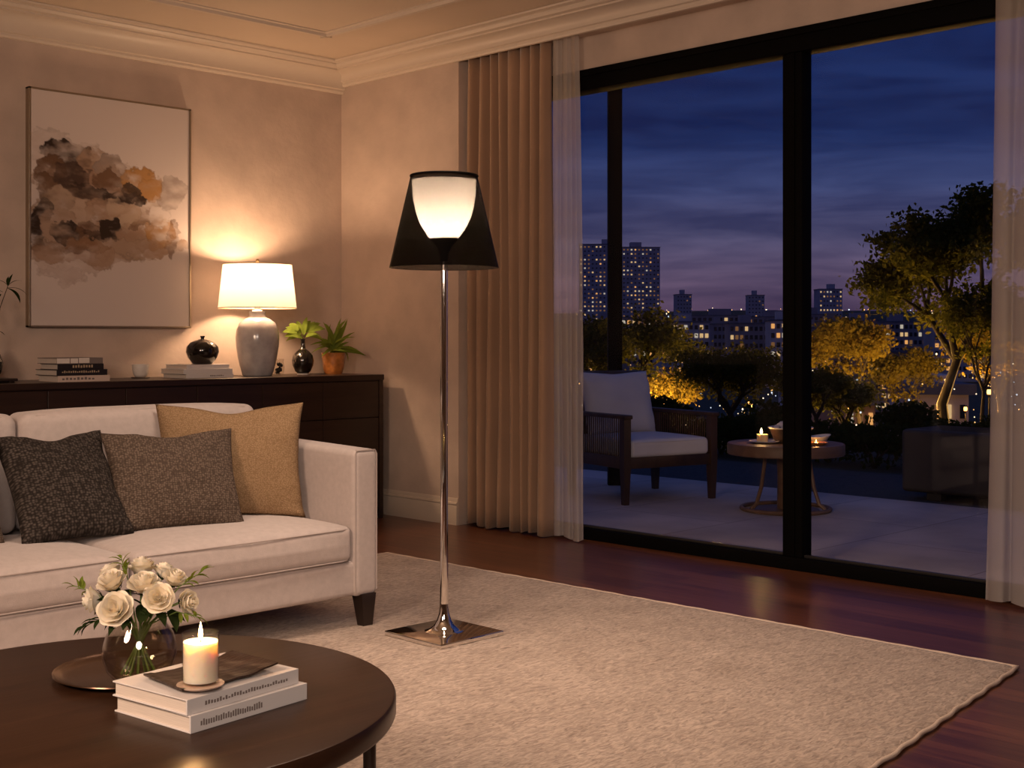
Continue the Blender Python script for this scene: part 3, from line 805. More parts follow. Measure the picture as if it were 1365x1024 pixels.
book('white book on top of the pile, right under the black round vase', (3.535, 5.955, ZT+0.048), R(1), 0.262, 0.215, 0.023, mBookW, g)

t = thing('round_vase', 'squat glossy black round vase with tiny neck on the white books', 'vase', (3.69, 6.055, ZT+0.071))
bm = BM(); lathe(bm, [(0, 0), (0.048, 0), (0.056, 0.006), (0.078, 0.036), (0.088, 0.066), (0.084, 0.094), (0.066, 0.116), (0.040, 0.128), (0.024, 0.131), (0.022, 0.134), (0, 0.134)], 40); obj('body', bm, mBlackGloss, t, smooth=60)
bm = BM(); lathe(bm, [(0.011, 0.130), (0.009, 0.140), (0.013, 0.148), (0.012, 0.153), (0.006, 0.153), (0, 0.150)], 20); obj('stopper', bm, mBlackGloss, t, smooth=60)

t = thing('votive_cup', 'small white ceramic votive cup on dark saucer between the book piles', 'candle holder', (3.375, 6.15, ZT))
bm = BM(); lathe(bm, [(0, 0), (0.046, 0), (0.050, 0.004), (0.048, 0.006), (0, 0.006)], 28); obj('saucer', bm, mBkBrown, t)
bm = BM(); lathe(bm, [(0, 0.006), (0.026, 0.006), (0.036, 0.018), (0.042, 0.042), (0.044, 0.074), (0.041, 0.074), (0.038, 0.042), (0.032, 0.02), (0, 0.014)], 28); obj('cup', bm, mWhiteCer, t, smooth=60)

t = thing('glass_jar', 'small glass jar of dark dried pods tucked beside the grey lamp base', 'jar', (4.235, 6.13, ZT))
bm = BM(); lathe(bm, [(0, 0), (0.024, 0), (0.029, 0.01), (0.033, 0.04), (0.028, 0.075), (0.030, 0.092), (0.0265, 0.092), (0.0245, 0.075), (0.0295, 0.04), (0.0275, 0.011), (0, 0.004)], 24); obj('jar_glass', bm, mGlass, t, smooth=60)
bm = BM(); rnd = random.Random(4)
for k in range(26):
    a = rnd.uniform(0, 6.28); r = 0.018*math.sqrt(rnd.random()); z = 0.012+rnd.random()*0.055
    r_ = bmesh.ops.create_icosphere(bm, subdivisions=1, radius=0.0075)
    for v in r_['verts']: v.co = Vector((v.co.x+r*math.cos(a), v.co.y+r*math.sin(a), v.co.z*1.3+z))
o = obj('dried_pods', bm, mBkBlack, t); o['kind'] = 'stuff'

def leaf_blade(bm, base, d, up, length, width, curl=0.3, fold=0.15, n=7):
    """one curved leaf with a folded midrib"""
    d = Vector(d).normalized(); up = Vector(up); side = d.cross(up)
    if side.length < 1e-4: side = d.orthogonal()
    side.normalize(); nrm = side.cross(d).normalized()
    base = Vector(base); rows = []
    for i in range(n+1):
        s = i/n
        ang = curl*s*s
        p = base+d*(length*s*math.cos(ang*0.6))-nrm*(length*s*math.sin(ang))*0.9
        w = width*0.5*(math.sin(math.pi*min(1, s*0.93+0.07))**0.75)*(1-0.1*s)
        rows.append((bm.verts.new(p-side*w+nrm*w*fold), bm.verts.new(p-nrm*0.0006), bm.verts.new(p+side*w+nrm*w*fold)))
    for a, b in zip(rows, rows[1:]):
        bm.faces.new((a[0], a[1], b[1], b[0])); bm.faces.new((a[1], a[2], b[2], b[1]))

# bud vase with broad leaves
t = thing('bud_vase', 'black long-necked bud vase with pale foot ring on the sideboard', 'vase', (4.367, 6.08, ZT))
bm = BM(); lathe(bm, [(0, 0.006), (0.030, 0.006), (0.044, 0.020), (0.060, 0.055), (0.0635, 0.082), (0.057, 0.112), (0.036, 0.136), (0.017, 0.150), (0.013, 0.168), (0.0125, 0.196), (0.015, 0.206), (0.0125, 0.206), (0.010, 0.196), (0.010, 0.165), (0, 0.16)], 36); obj('body', bm, mBlackGloss, t, smooth=60)
bm = BM(); lathe(bm, [(0, 0), (0.033, 0), (0.034, 0.004), (0.031, 0.008), (0, 0.008)], 28); obj('foot', bm, mWhiteCer, t)
bm = BM(); lathe(bm, [(0.0175, 0.150), (0.022, 0.144), (0.020, 0.1415), (0.015, 0.152)], 24); obj('neck_band', bm, mGoldInk, t)
p_ = thing('leaf_sprig', 'bright green broad-leaved sprig standing in the black bud vase', 'plant', (4.367, 6.08, ZT+0.17))
rt, fw = Vector((0.7071, -0.7071, 0)), Vector((0.7071, 0.7071, 0))
def dirv(a, b, c): return rt*a+fw*b+Vector((0, 0, c))
stems = [(-0.35, -0.1, 0.12), (-0.2, 0.1, 0.14), (0.0, -0.1, 0.15), (0.15, 0.15, 0.15), (0.4, -0.05, 0.13)]
bm = BM()
for a, b, h in stems: tube(bm, [(0, 0, -0.05), tuple(dirv(a*0.02, b*0.02, 0.03)), tuple(dirv(a*0.16, b*0.1, h*0.75))], [0.002, 0.002, 0.0013], 6)
obj('stem', bm, mStemD, p_)
for k, (pos, dr, l, w) in enumerate([((-0.012, 0, 0.06), (-0.75, -0.2, 0.62), 0.10, 0.030), ((-0.03, -0.01, 0.075), (-0.9, -0.3, 0.25), 0.085, 0.034), ((-0.02, 0, 0.05), (-0.95, 0, -0.05), 0.09, 0.024), ((-0.01, 0.01, 0.07), (-0.35, 0.2, 0.95), 0.095, 0.030),
                                ((0.005, -0.01, 0.06), (0.12, -0.2, 1.0), 0.105, 0.030), ((0.012, 0.0, 0.07), (0.45, 0.2, 0.85), 0.10, 0.022), ((0.02, 0.0, 0.08), (0.95, -0.25, 0.38), 0.105, 0.046), ((0.03, 0.0, 0.065), (0.9, -0.4, -0.05), 0.085, 0.030), ((0.0, 0, 0.04), (-0.5, -0.5, 0.3), 0.08, 0.026), ((0.02, -0.01, 0.05), (0.75, -0.5, 0.4), 0.07, 0.028), ((-0.025, -0.01, 0.085), (-0.7, 0.3, 0.7), 0.09, 0.034), ((0.01, 0.01, 0.075), (0.2, 0.4, 0.95), 0.10, 0.034), ((0.03, -0.01, 0.085), (0.7, 0.2, 0.7), 0.09, 0.036), ((-0.03, -0.01, 0.06), (-0.9, -0.2, 0.1), 0.075, 0.032)]):
    bm = BM(); leaf_blade(bm, dirv(*pos), dirv(*dr), Vector((0, 0, 0.6))-fw*0.8, l, w*1.15, 0.5, 0.2); obj('leaf', bm, mLeaf, p_, smooth=180)

# amber pot with spiky plant
t = thing('potted_plant', 'spiky green plant in an amber glazed pot at the sideboard end', 'plant', (4.587, 6.08, ZT))
bm = BM(); lathe(bm, [(0, 0), (0.048, 0), (0.052, 0.006), (0.060, 0.030), (0.066, 0.075), (0.069, 0.120), (0.071, 0.126), (0.066, 0.126), (0.063, 0.116), (0, 0.112)], 40); obj('pot', bm, mTerra, t, smooth=50)
bm = BM(); lathe(bm, [(0.0, 0.117), (0.064, 0.114), (0.064, 0.110)], 24); obj('soil', bm, mSoil, t)
rnd = random.Random(21); n_l = 46
for k in range(n_l):
    a = rnd.uniform(0, 6.283); el = rnd.uniform(0.15, 1.35) if k > 9 else rnd.uniform(-0.05, 0.5)
    L = rnd.uniform(0.09, 0.18)*(1.15 if el > 0.8 else 1.0)
    d = Vector((math.cos(a)*math.cos(el), math.sin(a)*math.cos(el), math.sin(el)))
    b = Vector((rnd.uniform(-0.02, 0.02), rnd.uniform(-0.02, 0.02), 0.115+rnd.random()*0.055))
    bm = BM(); leaf_blade(bm, b, d, Vector((0, 0, 0.5))-fw*0.8+Vector((rnd.uniform(-.5, .5), rnd.uniform(-.5, .5), 0)), L, rnd.uniform(0.016, 0.028), rnd.uniform(0.3, 0.9), 0.25, 6)
    obj('leaf', bm, mLeaf, t, smooth=180)

# plant at the frame edge, its vase and a dark stand
t = thing('branch_vase', 'dark vase with thin leafy branches at the sideboard end by the painting', 'plant', (2.545, 6.07, ZT+0.022))
bm = BM(); lathe(bm, [(0, 0), (0.035, 0), (0.052, 0.03), (0.060, 0.07), (0.046, 0.11), (0.022, 0.14), (0.024, 0.155), (0.02, 0.155), (0.018, 0.14), (0, 0.13)], 32); obj('vase', bm, mBlackGloss, t, smooth=60)
bm = BM()
tips = [(0.085, 0.0, 0.44), (-0.06, 0.02, 0.50), (0.03, -0.02, 0.30)]
for a, b, h in tips: tube(bm, [(0, 0, 0.10), tuple(dirv(a*0.25, b, h*0.6)), tuple(dirv(a, b, h))], [0.003, 0.0025, 0.0015], 6)
obj('stem', bm, mStemD, t)
for pos, dr, l, w in [((0.085, 0, 0.44), (-0.2, 0.2, 1), 0.055, 0.014), ((0.085, 0, 0.44), (0.25, -0.1, 0.9), 0.06, 0.013), ((0.085, 0, 0.44), (0.75, 0.1, 0.75), 0.065, 0.013), ((0.085, 0, 0.44), (-0.6, -0.2, 0.7), 0.06, 0.014),
                      ((0.082, 0, 0.43), (1, 0.1, 0.05), 0.095, 0.015), ((0.082, 0, 0.428), (0.9, -0.3, -0.35), 0.10, 0.030), ((0.06, 0, 0.41), (-0.8, -0.2, 0.4), 0.08, 0.02), ((0.03, -0.02, 0.34), (0.5, -0.5, -0.3), 0.05, 0.034),
                      ((0.05, 0, 0.40), (-0.5, 0.3, -0.3), 0.06, 0.03), ((-0.06, 0.02, 0.50), (-0.4, 0.2, 0.8), 0.07, 0.016), ((-0.06, 0.02, 0.50), (-0.9, 0, 0.2), 0.08, 0.016), ((0.03, -0.02, 0.22), (0.9, -0.2, 0.1), 0.055, 0.012)]:
    bm = BM(); leaf_blade(bm, dirv(*pos), dirv(*dr), (0, 0, 1) if abs(dr[2]) < 0.9 else -fw, l, w, 0.5, 0.2); obj('leaf', bm, mLeafD, t, smooth=180)
t = thing('wooden_stand', 'dark wooden stand under the leafy branch vase', 'stand', (2.52, 6.02, ZT))
bm = BM(); rbox(bm, (0, 0, 0.014), (0.20, 0.18, 0.014), 0.005, 4); obj('slab', bm, mLegD, t)
for sx in (-1, 1):
    bm = BM(); box(bm, sx*0.075-0.012, -0.08, 0, sx*0.075+0.012, 0.08, 0.009, 0.002); obj('foot', bm, mLegD, t, smooth=0)

# ================================================================== coffee table and what stands on it
TX, TY, TZ = 1.147, 2.196, 0.38
t = thing('coffee_table', 'round dark-stained wooden coffee table on thin legs', 'table', (TX, TY, 0))
bm = BM(); lathe(bm, [(0, TZ-0.044), (0.515, TZ-0.044), (0.522, TZ-0.040), (0.525, TZ-0.034), (0.525, TZ-0.006), (0.522, TZ-0.001), (0.519, TZ), (0, TZ)], 128); obj('tabletop', bm, mTable, t, smooth=35)
for k in range(4):
    a = R(-40+90*k); x, y = 0.475*math.cos(a), 0.475*math.sin(a)
    bm = BM(); lathe(bm, [(0, 0), (0.009, 0), (0.0115, 0.02), (0.0125, TZ-0.044), (0, TZ-0.044)], 20, (x, y, 0.0)); obj('leg', bm, mLegD, t, smooth=50, loc=(0, 0, 0.0))
bm = BM()
tube(bm, [(0.49*math.cos(R(i*5)), 0.49*math.sin(R(i*5)), TZ-0.050) for i in range(73)], 0.007, 8, False)
obj('apron_ring', bm, mLegD, t)

t = thing('serving_tray', 'round bronze tray with raised rim under the flower vase', 'tray', (1.262, 2.335, TZ))
bm = BM(); lathe(bm, [(0, 0.0), (0.120, 0.0), (0.138, 0.004), (0.147, 0.012), (0.150, 0.0125), (0.151, 0.0105), (0.141, 0.001)] [:6]+[(0.146, 0.009), (0.137, 0.0015)][:0]+[(0.1465, 0.0105), (0.137, 0.0062), (0.120, 0.003), (0, 0.003)], 72); obj('tray_dish', bm, mTray, t, smooth=60)

VX, VY, VZ = 1.242, 2.266, TZ+0.003
t = thing('glass_vase', 'clear round glass fishbowl vase holding white roses', 'vase', (VX, VY, VZ))
bm = BM(); lathe(bm, [(0, 0), (0.036, 0), (0.046, 0.004), (0.062, 0.022), (0.0705, 0.048), (0.070, 0.068), (0.063, 0.092), (0.052, 0.110), (0.0465, 0.122), (0.0445, 0.122), (0.050, 0.109), (0.061, 0.091), (0.0675, 0.068), (0.068, 0.049), (0.060, 0.024), (0.044, 0.008), (0, 0.007)], 56); obj('vase_glass', bm, mVaseGlass, t, smooth=70)
bm = BM(); lathe(bm, [(0, 0.0085), (0.043, 0.009), (0.059, 0.025), (0.067, 0.049), (0.0672, 0.060), (0, 0.060)], 48); obj('water', bm, mWater, t, smooth=50)

def rose_mesh(seed):
    rnd = random.Random(seed)
    bm = BM()
    def petal(a0, span, r0, r1, r2, z0, z1, curl, wav):
        n, m_ = 8, 7
        rows = []
        for j in range(m_+1):
            s = j/m_
            row = []
            for i in range(n+1):
                q = -1+2*i/n
                a = a0+span*q*0.5*(0.55+0.45*math.sin(min(1, s*1.4)*math.pi/2))
                rr = r0+(r1-r0)*math.sin(s*math.pi/2)+(r2*max(0, s-0.62)**1.5*3.0)*(1-0.3*q*q)
                z = z0+(z1-z0)*(s**1.15)*(1-0.16*q*q*s)-curl*max(0, s-0.72)**2*6
                rr *= 1+0.05*math.sin(q*4+wav)*s
                row.append(bm.verts.new((rr*math.cos(a), rr*math.sin(a), z)))
            rows.append(row)
        for A, B in zip(rows, rows[1:]):
            for i in range(n): bm.faces.new((A[i], A[i+1], B[i+1], B[i]))
    # unit radius ~1, opening towards +z
    for k in range(3): petal(k*2.1+0.3, 2.6, 0.03, 0.15+0.03*k, 0.0, -0.35, 0.66-0.01*k, 0.0, k)
    for k in range(4): petal(k*1.57+rnd.random()*0.4, 2.1, 0.05, 0.32, 0.05, -0.45, 0.64-rnd.random()*0.05, 0.02, k)
    for k in range(5): petal(k*1.26+rnd.random()*0.4, 1.75, 0.07, 0.54, 0.12, -0.6, 0.56-rnd.random()*0.08, 0.06, k*2)
    for k in range(5): petal(k*1.26+0.6+rnd.random()*0.4, 1.75, 0.09, 0.74, 0.22, -0.72, 0.40-rnd.random()*0.1, 0.12, k*3)
    for k in range(6): petal(k*1.05+rnd.random()*0.4, 1.6, 0.09, 0.84, 0.34, -0.78, 0.16-rnd.random()*0.15, 0.20, k)
    return bm
rose_src = [rose_mesh(k) for k in range(3)]
rose_me = []
for k, b_ in enumerate(rose_src):
    me = bpy.data.meshes.new('rose_bloom'); b_.normal_update(); b_.to_mesh(me); b_.free(); me.shade_smooth(); me.materials.append(mPetal); rose_me.append(me)
sp = BM()
lathe(sp, [(0, -0.95), (0.16, -0.9), (0.22, -0.75), (0.10, -0.6)], 10)
for k in range(5):
    a = k*1.257; leaf_blade(sp, (0.15*math.cos(a), 0.15*math.sin(a), -0.8), (math.cos(a), math.sin(a), 0.15), (0, 0, 1), 0.7, 0.24, -0.6, 0.2, 4)
sep_me = bpy.data.meshes.new('sepal'); sp.to_mesh(sep_me); sp.free(); sep_me.shade_smooth(); sep_me.materials.append(mLeafD)
roses = [  # offset across, depth, height, radius, facing (across, depth, up), label
    (-0.034, -0.046, 0.150, 0.036, (-0.10, -0.80, 0.45), 'large open white rose lowest at the front of the bouquet, above the vase rim'),
    (0.046, -0.034, 0.168, 0.031, (0.15, -0.85, 0.40), 'open white rose beside the lowest front rose, nearer the candle'),
    (0.094, 0.005, 0.152, 0.026, (0.75, -0.35, 0.10), 'small white rose hanging out of the bouquet on the candle side'),
    (-0.094, 0.000, 0.156, 0.029, (-0.75, -0.25, -0.10), 'drooping white rose at the bouquet side away from the candle'),
    (-0.052, -0.012, 0.198, 0.031, (-0.25, -0.35, 0.85), 'white rose just above the drooping rose, facing upward'),
    (-0.070, 0.034, 0.206, 0.025, (-0.5, 0.1, 0.8), 'half-hidden white rose at the back beside the sprig of buds'),
    (0.012, -0.012, 0.194, 0.033, (0.05, -0.30, 0.90), 'tall white rose in the middle of the bouquet'),
    (0.066, 0.012, 0.199, 0.026, (0.35, -0.2, 0.85), 'white rose high in the bouquet on the candle side'),
    (-0.006, 0.036, 0.218, 0.029, (-0.05, 0.1, 0.95), 'topmost white rose at the back of the bouquet'),
    (0.036, 0.045, 0.208, 0.024, (0.2, 0.3, 0.9), 'small white rose behind the tall middle rose'),
]
vb = Vector((VX, VY, VZ))
for k, (a, b, h, r, f, lab) in enumerate(roses):
    t = thing('rose', lab, 'flower', tuple(vb), 0, 'white roses in the vase')
    r *= 0.93; c = dirv(a, b, h); fd = dirv(*f).normalized()
    q = fd.to_track_quat('Z', 'Y') @ Matrix.Rotation(k*1.3, 3, 'Z').to_quaternion()
    mt = Matrix.Translation(c) @ q.to_matrix().to_4x4() @ Matrix.Diagonal((r, r, r, 1))
    for nm, src in (('bloom', rose_me[k % 3]), ('sepal', sep_me)):
        me = src.copy(); me.name = nm; me.transform(mt)
        o = bpy.data.objects.new(nm, me); COL.objects.link(o); o.parent = t
    bm = BM()
    neck = dirv(a*0.22, b*0.22, 0.112); foot = dirv(-a*0.36, -b*0.36-0.004, 0.014)
    e = c-fd*r*0.85
    tube(bm, [foot, foot.lerp(neck, 0.5)+Vector((0, 0, 0.004)), neck, neck.lerp(e, 0.6)+Vector((0, 0, 0.006)), e], 0.0024, 7)
    obj('stem', bm, mStem, t)
    if k % 2 == 0 or k == 1:
        bm = BM(); rnd = random.Random(k)
        for q_ in range(2):
            p0 = neck.lerp(e, 0.4+0.25*q_)
            leaf_blade(bm, p0, dirv(a*8+rnd.uniform(-.5, .5), b*6-0.5, rnd.uniform(-0.25, 0.35)), (0, 0, 1), 0.052, 0.024, 0.5, 0.2, 5)
        obj('rose_leaf', bm, mLeafD, t, smooth=180)
sprigs = [((-0.128, -0.004, 0.186), 'thin green sprig reaching out past the drooping rose'), ((-0.036, 0.0, 0.238), 'thin green bud sprig standing up behind the roses'),
          ((0.118, 0.002, 0.210), 'leafy green sprig fanning out above the small rose on the candle side'), ((0.118, -0.02, 0.128), 'thin green sprig drooping low on the candle side'), ((-0.088, -0.05, 0.118), 'dark leafy sprig drooping over the vase rim')]
for k, ((a, b, h), lab) in enumerate(sprigs):
    t = thing('green_sprig', lab, 'foliage', tuple(vb), 0, 'green sprigs among the roses')
    rnd = random.Random(40+k)
    neck = dirv(a*0.2, b*0.2, 0.112); foot = dirv(-a*0.25, -b*0.25+0.006, 0.012); e = dirv(a, b, h)
    md = neck.lerp(e, 0.55)+Vector((0, 0, 0.016))
    bm = BM(); tube(bm, [foot, neck, md, e], [0.0018, 0.0016, 0.0012, 0.0008], 6); obj('stem', bm, mStem, t)
    big = k in (2, 4)
    bm = BM()
    for q_ in range(9):
        s = 0.15+0.85*q_/8
        p0 = md.lerp(e, s)
        dd = (e-md).normalized()+Vector((rnd.uniform(-1, 1), rnd.uniform(-1, 1), rnd.uniform(-0.6, 0.9)))*0.8
        leaf_blade(bm, p0, dd, (0, 0, 1), rnd.uniform(0.018, 0.026)*(1.35 if big else 1), 0.009*(1.2 if big else 1), 0.4, 0.2, 4)
    obj('leaves', bm, mLeafD if k == 4 else mLeaf, t, smooth=180)

# books, leather folder and candle
g = 'white books on the coffee table'
ang = math.atan2(1.940-1.907, 1.404-1.139)
book('thick white book lying on the coffee table under the other one', (1.139, 1.907, TZ), ang, 0.266, 0.215, 0.030, mBookW, g, mBkGrey, letters(6, 0.08, 0.60, 0.28, 0.72, 26))
book('white book on top of the other one, beneath the leather folder', (1.136, 1.913, TZ+0.030), ang+R(1.2), 0.258, 0.205, 0.027, mBookW, g, mBkGrey, letters(7, 0.15, 0.90, 0.35, 0.65, 30))
ZB = TZ+0.057
def folder():
    o1 = [Vector((1.150, 2.085)), Vector((1.146, 1.945)), Vector((1.352, 1.960)), Vector((1.340, 2.095))]  # L, F, R, B
    n = 26; bm = BM(); g_ = {}
    for side in (0, 1):
        for i in range(n+1):
            for j in range(n+1):
                s, q = i/n, j/n
                p = (o1[1]*(1-s)+o1[2]*s)*(1-q)+(o1[0]*(1-s)+o1[3]*s)*q
                z = 0.004+0.010*max(0, (s-0.60)/0.40)**1.6+0.003*max(0, (0.3-s)/0.3)**2+0.0018*mnoise.noise(Vector((p.x*40, p.y*22, 0)))+0.0012*math.sin(s*24+q*4)*max(0, 1-abs(s-0.85)*4)
                if abs(s-0.30) < 0.22: z = z*0.5+0.0015
                z = max(0.0008, z)
                if side: z += 0.0035
                g_[(side, i, j)] = bm.verts.new((p.x, p.y, ZB+z))
    for i in range(n):
        for j in range(n):
            bm.faces.new((g_[(1, i, j)], g_[(1, i+1, j)], g_[(1, i+1, j+1)], g_[(1, i, j+1)]))
            bm.faces.new((g_[(0, i, j)], g_[(0, i, j+1)], g_[(0, i+1, j+1)], g_[(0, i+1, j)]))
    for i in range(n):
        for j in (0, n):
            bm.faces.new((g_[(0, i, j)], g_[(0, i+1, j)], g_[(1, i+1, j)], g_[(1, i, j)]))
            bm.faces.new((g_[(0, j, i)], g_[(0, j, i+1)], g_[(1, j, i+1)], g_[(1, j, i)]))
    bmesh.ops.recalc_face_normals(bm, faces=bm.faces)
    o = obj('leather_folder', bm, mLeather, smooth=60)
    tag(o, 'dark brown creased leather folder with a raised edge on the white books', 'folder')
folder()
CX_, CY_ = 1.192, 1.962
t = thing('glass_coaster', 'small pale glass coaster under the lit candle', 'coaster', (CX_-0.004, CY_-0.006, ZB+0.006))
bm = BM(); lathe(bm, [(0, 0), (0.036, 0), (0.040, 0.002), (0.041, 0.004), (0.038, 0.0042), (0, 0.003)], 40); obj('coaster_disc', bm, M('coaster_glass', (0.50, 0.36, 0.28, 1), 0.15, coat=0.5), t)
t = thing('candle', 'lit white candle in clear glass on the coffee-table books', 'candle', (CX_, CY_, ZB+0.0105))
bm = BM(); lathe(bm, [(0, 0), (0.0305, 0), (0.0318, 0.002), (0.0318, 0.087), (0.0312, 0.088), (0.0300, 0.087), (0.0300, 0.004), (0, 0.003)], 48); obj('glass', bm, mGlass, t, smooth=50)
bm = BM(); lathe(bm, [(0, 0.0035), (0.0296, 0.0035), (0.0298, 0.007), (0.0298, 0.072), (0.027, 0.0715), (0.014, 0.070), (0, 0.0695)], 48); obj('wax', bm, mWax, t, smooth=50)
bm = BM(); tube(bm, [(0, 0, 0.068), (0, 0, 0.077), (0.0012, 0, 0.081)], 0.0010, 6); obj('wick', bm, mWick, t)
bm = BM(); lathe(bm, [(0, 0.074), (0.0028, 0.077), (0.0042, 0.082), (0.0038, 0.088), (0.002, 0.097), (0.0006, 0.104), (0, 0.106)], 16); obj('flame', bm, mFlame, t, smooth=180)
point('candle_light', (0, 0, 0.092), 1.9, (1.0, 0.52, 0.20), 0.006, t)

# ================================================================== terrace
mSlab = M('terrace_stone', (0.52, 0.42, 0.38, 1), 0.7, spec=0.3, var=(1.6, 0.22), bump=(5, 0.3, 0.01))
def slab_mat():
    t = mSlab.node_tree; p = next(n for n in t.nodes if n.type == 'BSDF_PRINCIPLED')
    old = p.inputs['Base Color'].links[0].from_socket
    tcn = next(n for n in t.nodes if n.type == 'TEX_COORD')
    br = t.nodes.new('ShaderNodeTexBrick'); br.inputs['Scale'].default_value = 1; br.inputs['Brick Width'].default_value = 1.2; br.inputs['Row Height'].default_value = 0.85
    br.inputs['Mortar Size'].default_value = 0.004; br.inputs['Color1'].default_value = (0.92, 0.92, 0.92, 1); br.inputs['Color2'].default_value = (1.08, 1.08, 1.08, 1); br.inputs['Mortar'].default_value = (0.55, 0.52, 0.5, 1)
    t.links.new(tcn.outputs['Object'], br.inputs['Vector'])
    mx = t.nodes.new('ShaderNodeMix'); mx.data_type = 'RGBA'; mx.blend_type = 'MULTIPLY'; mx.inputs['Factor'].default_value = 1
    t.links.new(old, mx.inputs['A']); t.links.new(br.outputs['Color'], mx.inputs['B']); t.links.new(mx.outputs['Result'], p.inputs['Base Color'])
slab_mat()
bm = BM(); box(bm, 5.04, -6, -0.10, 7.62, 14, 0.0); struct('ground_terrace', bm, mSlab, smooth=0)
mGravel = M('dark_gravel', (0.050, 0.047, 0.050, 1), 0.9, var=(60, 0.5), bump=(70, 0.9, 0.02))
bm = BM(); box(bm, 7.62, -8, -0.12, 9.1, 18, -0.008); struct('ground_gravel', bm, mGravel, smooth=0)

def terrain_z(d):
    pts = [(0, -0.03), (13.5, -0.03), (40, -2.6), (120, -12), (200, -14.5), (900, -14), (1500, 31), (2500, 36)]
    for (a, za), (b, zb) in zip(pts, pts[1:]):
        if d <= b: return za+(zb-za)*(d-a)/(b-a)
    return 36
def terrain():
    bm = BM(); ds = [8, 10, 12, 13.5, 16, 20, 26, 33, 40, 60, 90, 120, 160, 200, 300, 450, 600, 750, 900, 1050, 1200, 1350, 1500, 1900, 2500]
    rows = []
    for d in ds:
        row = []
        for k in range(49):
            a = R(45+(-48+2*k)); rr = d
            x, y = rr*math.cos(a)/math.cos(a-R(45))*1.0, rr*math.sin(a)/math.cos(a-R(45))
            z = terrain_z(d)+(mnoise.noise(Vector((x*0.004, y*0.004, 1)))*6 if d > 1000 else 0)
            row.append(bm.verts.new((x, y, z)))
        rows.append(row)
    for a, b in zip(rows, rows[1:]):
        for i in range(48): bm.faces.new((a[i], b[i], b[i+1], a[i+1]))
    bmesh.ops.recalc_face_normals(bm, faces=bm.faces)
    struct('terrain', bm, M('night_ground', (0.035, 0.040, 0.025, 1), 0.95, var=(0.5, 0.4)), smooth=180)
terrain()

# ---- black post standing behind the armchair
bm = BM(); box(bm, -0.05, -0.05, 0, 0.05, 0.05, 3.2, 0.004); box(bm, 0.018, -0.053, 0, 0.028, -0.05, 3.2)
o = obj('terrace_post', bm, mBlackMetal, loc=(6.975, 5.935, 0), rot=(0, 0, R(45)), smooth=0)
tag(o, 'black square steel post standing behind the terrace armchair', 'post')

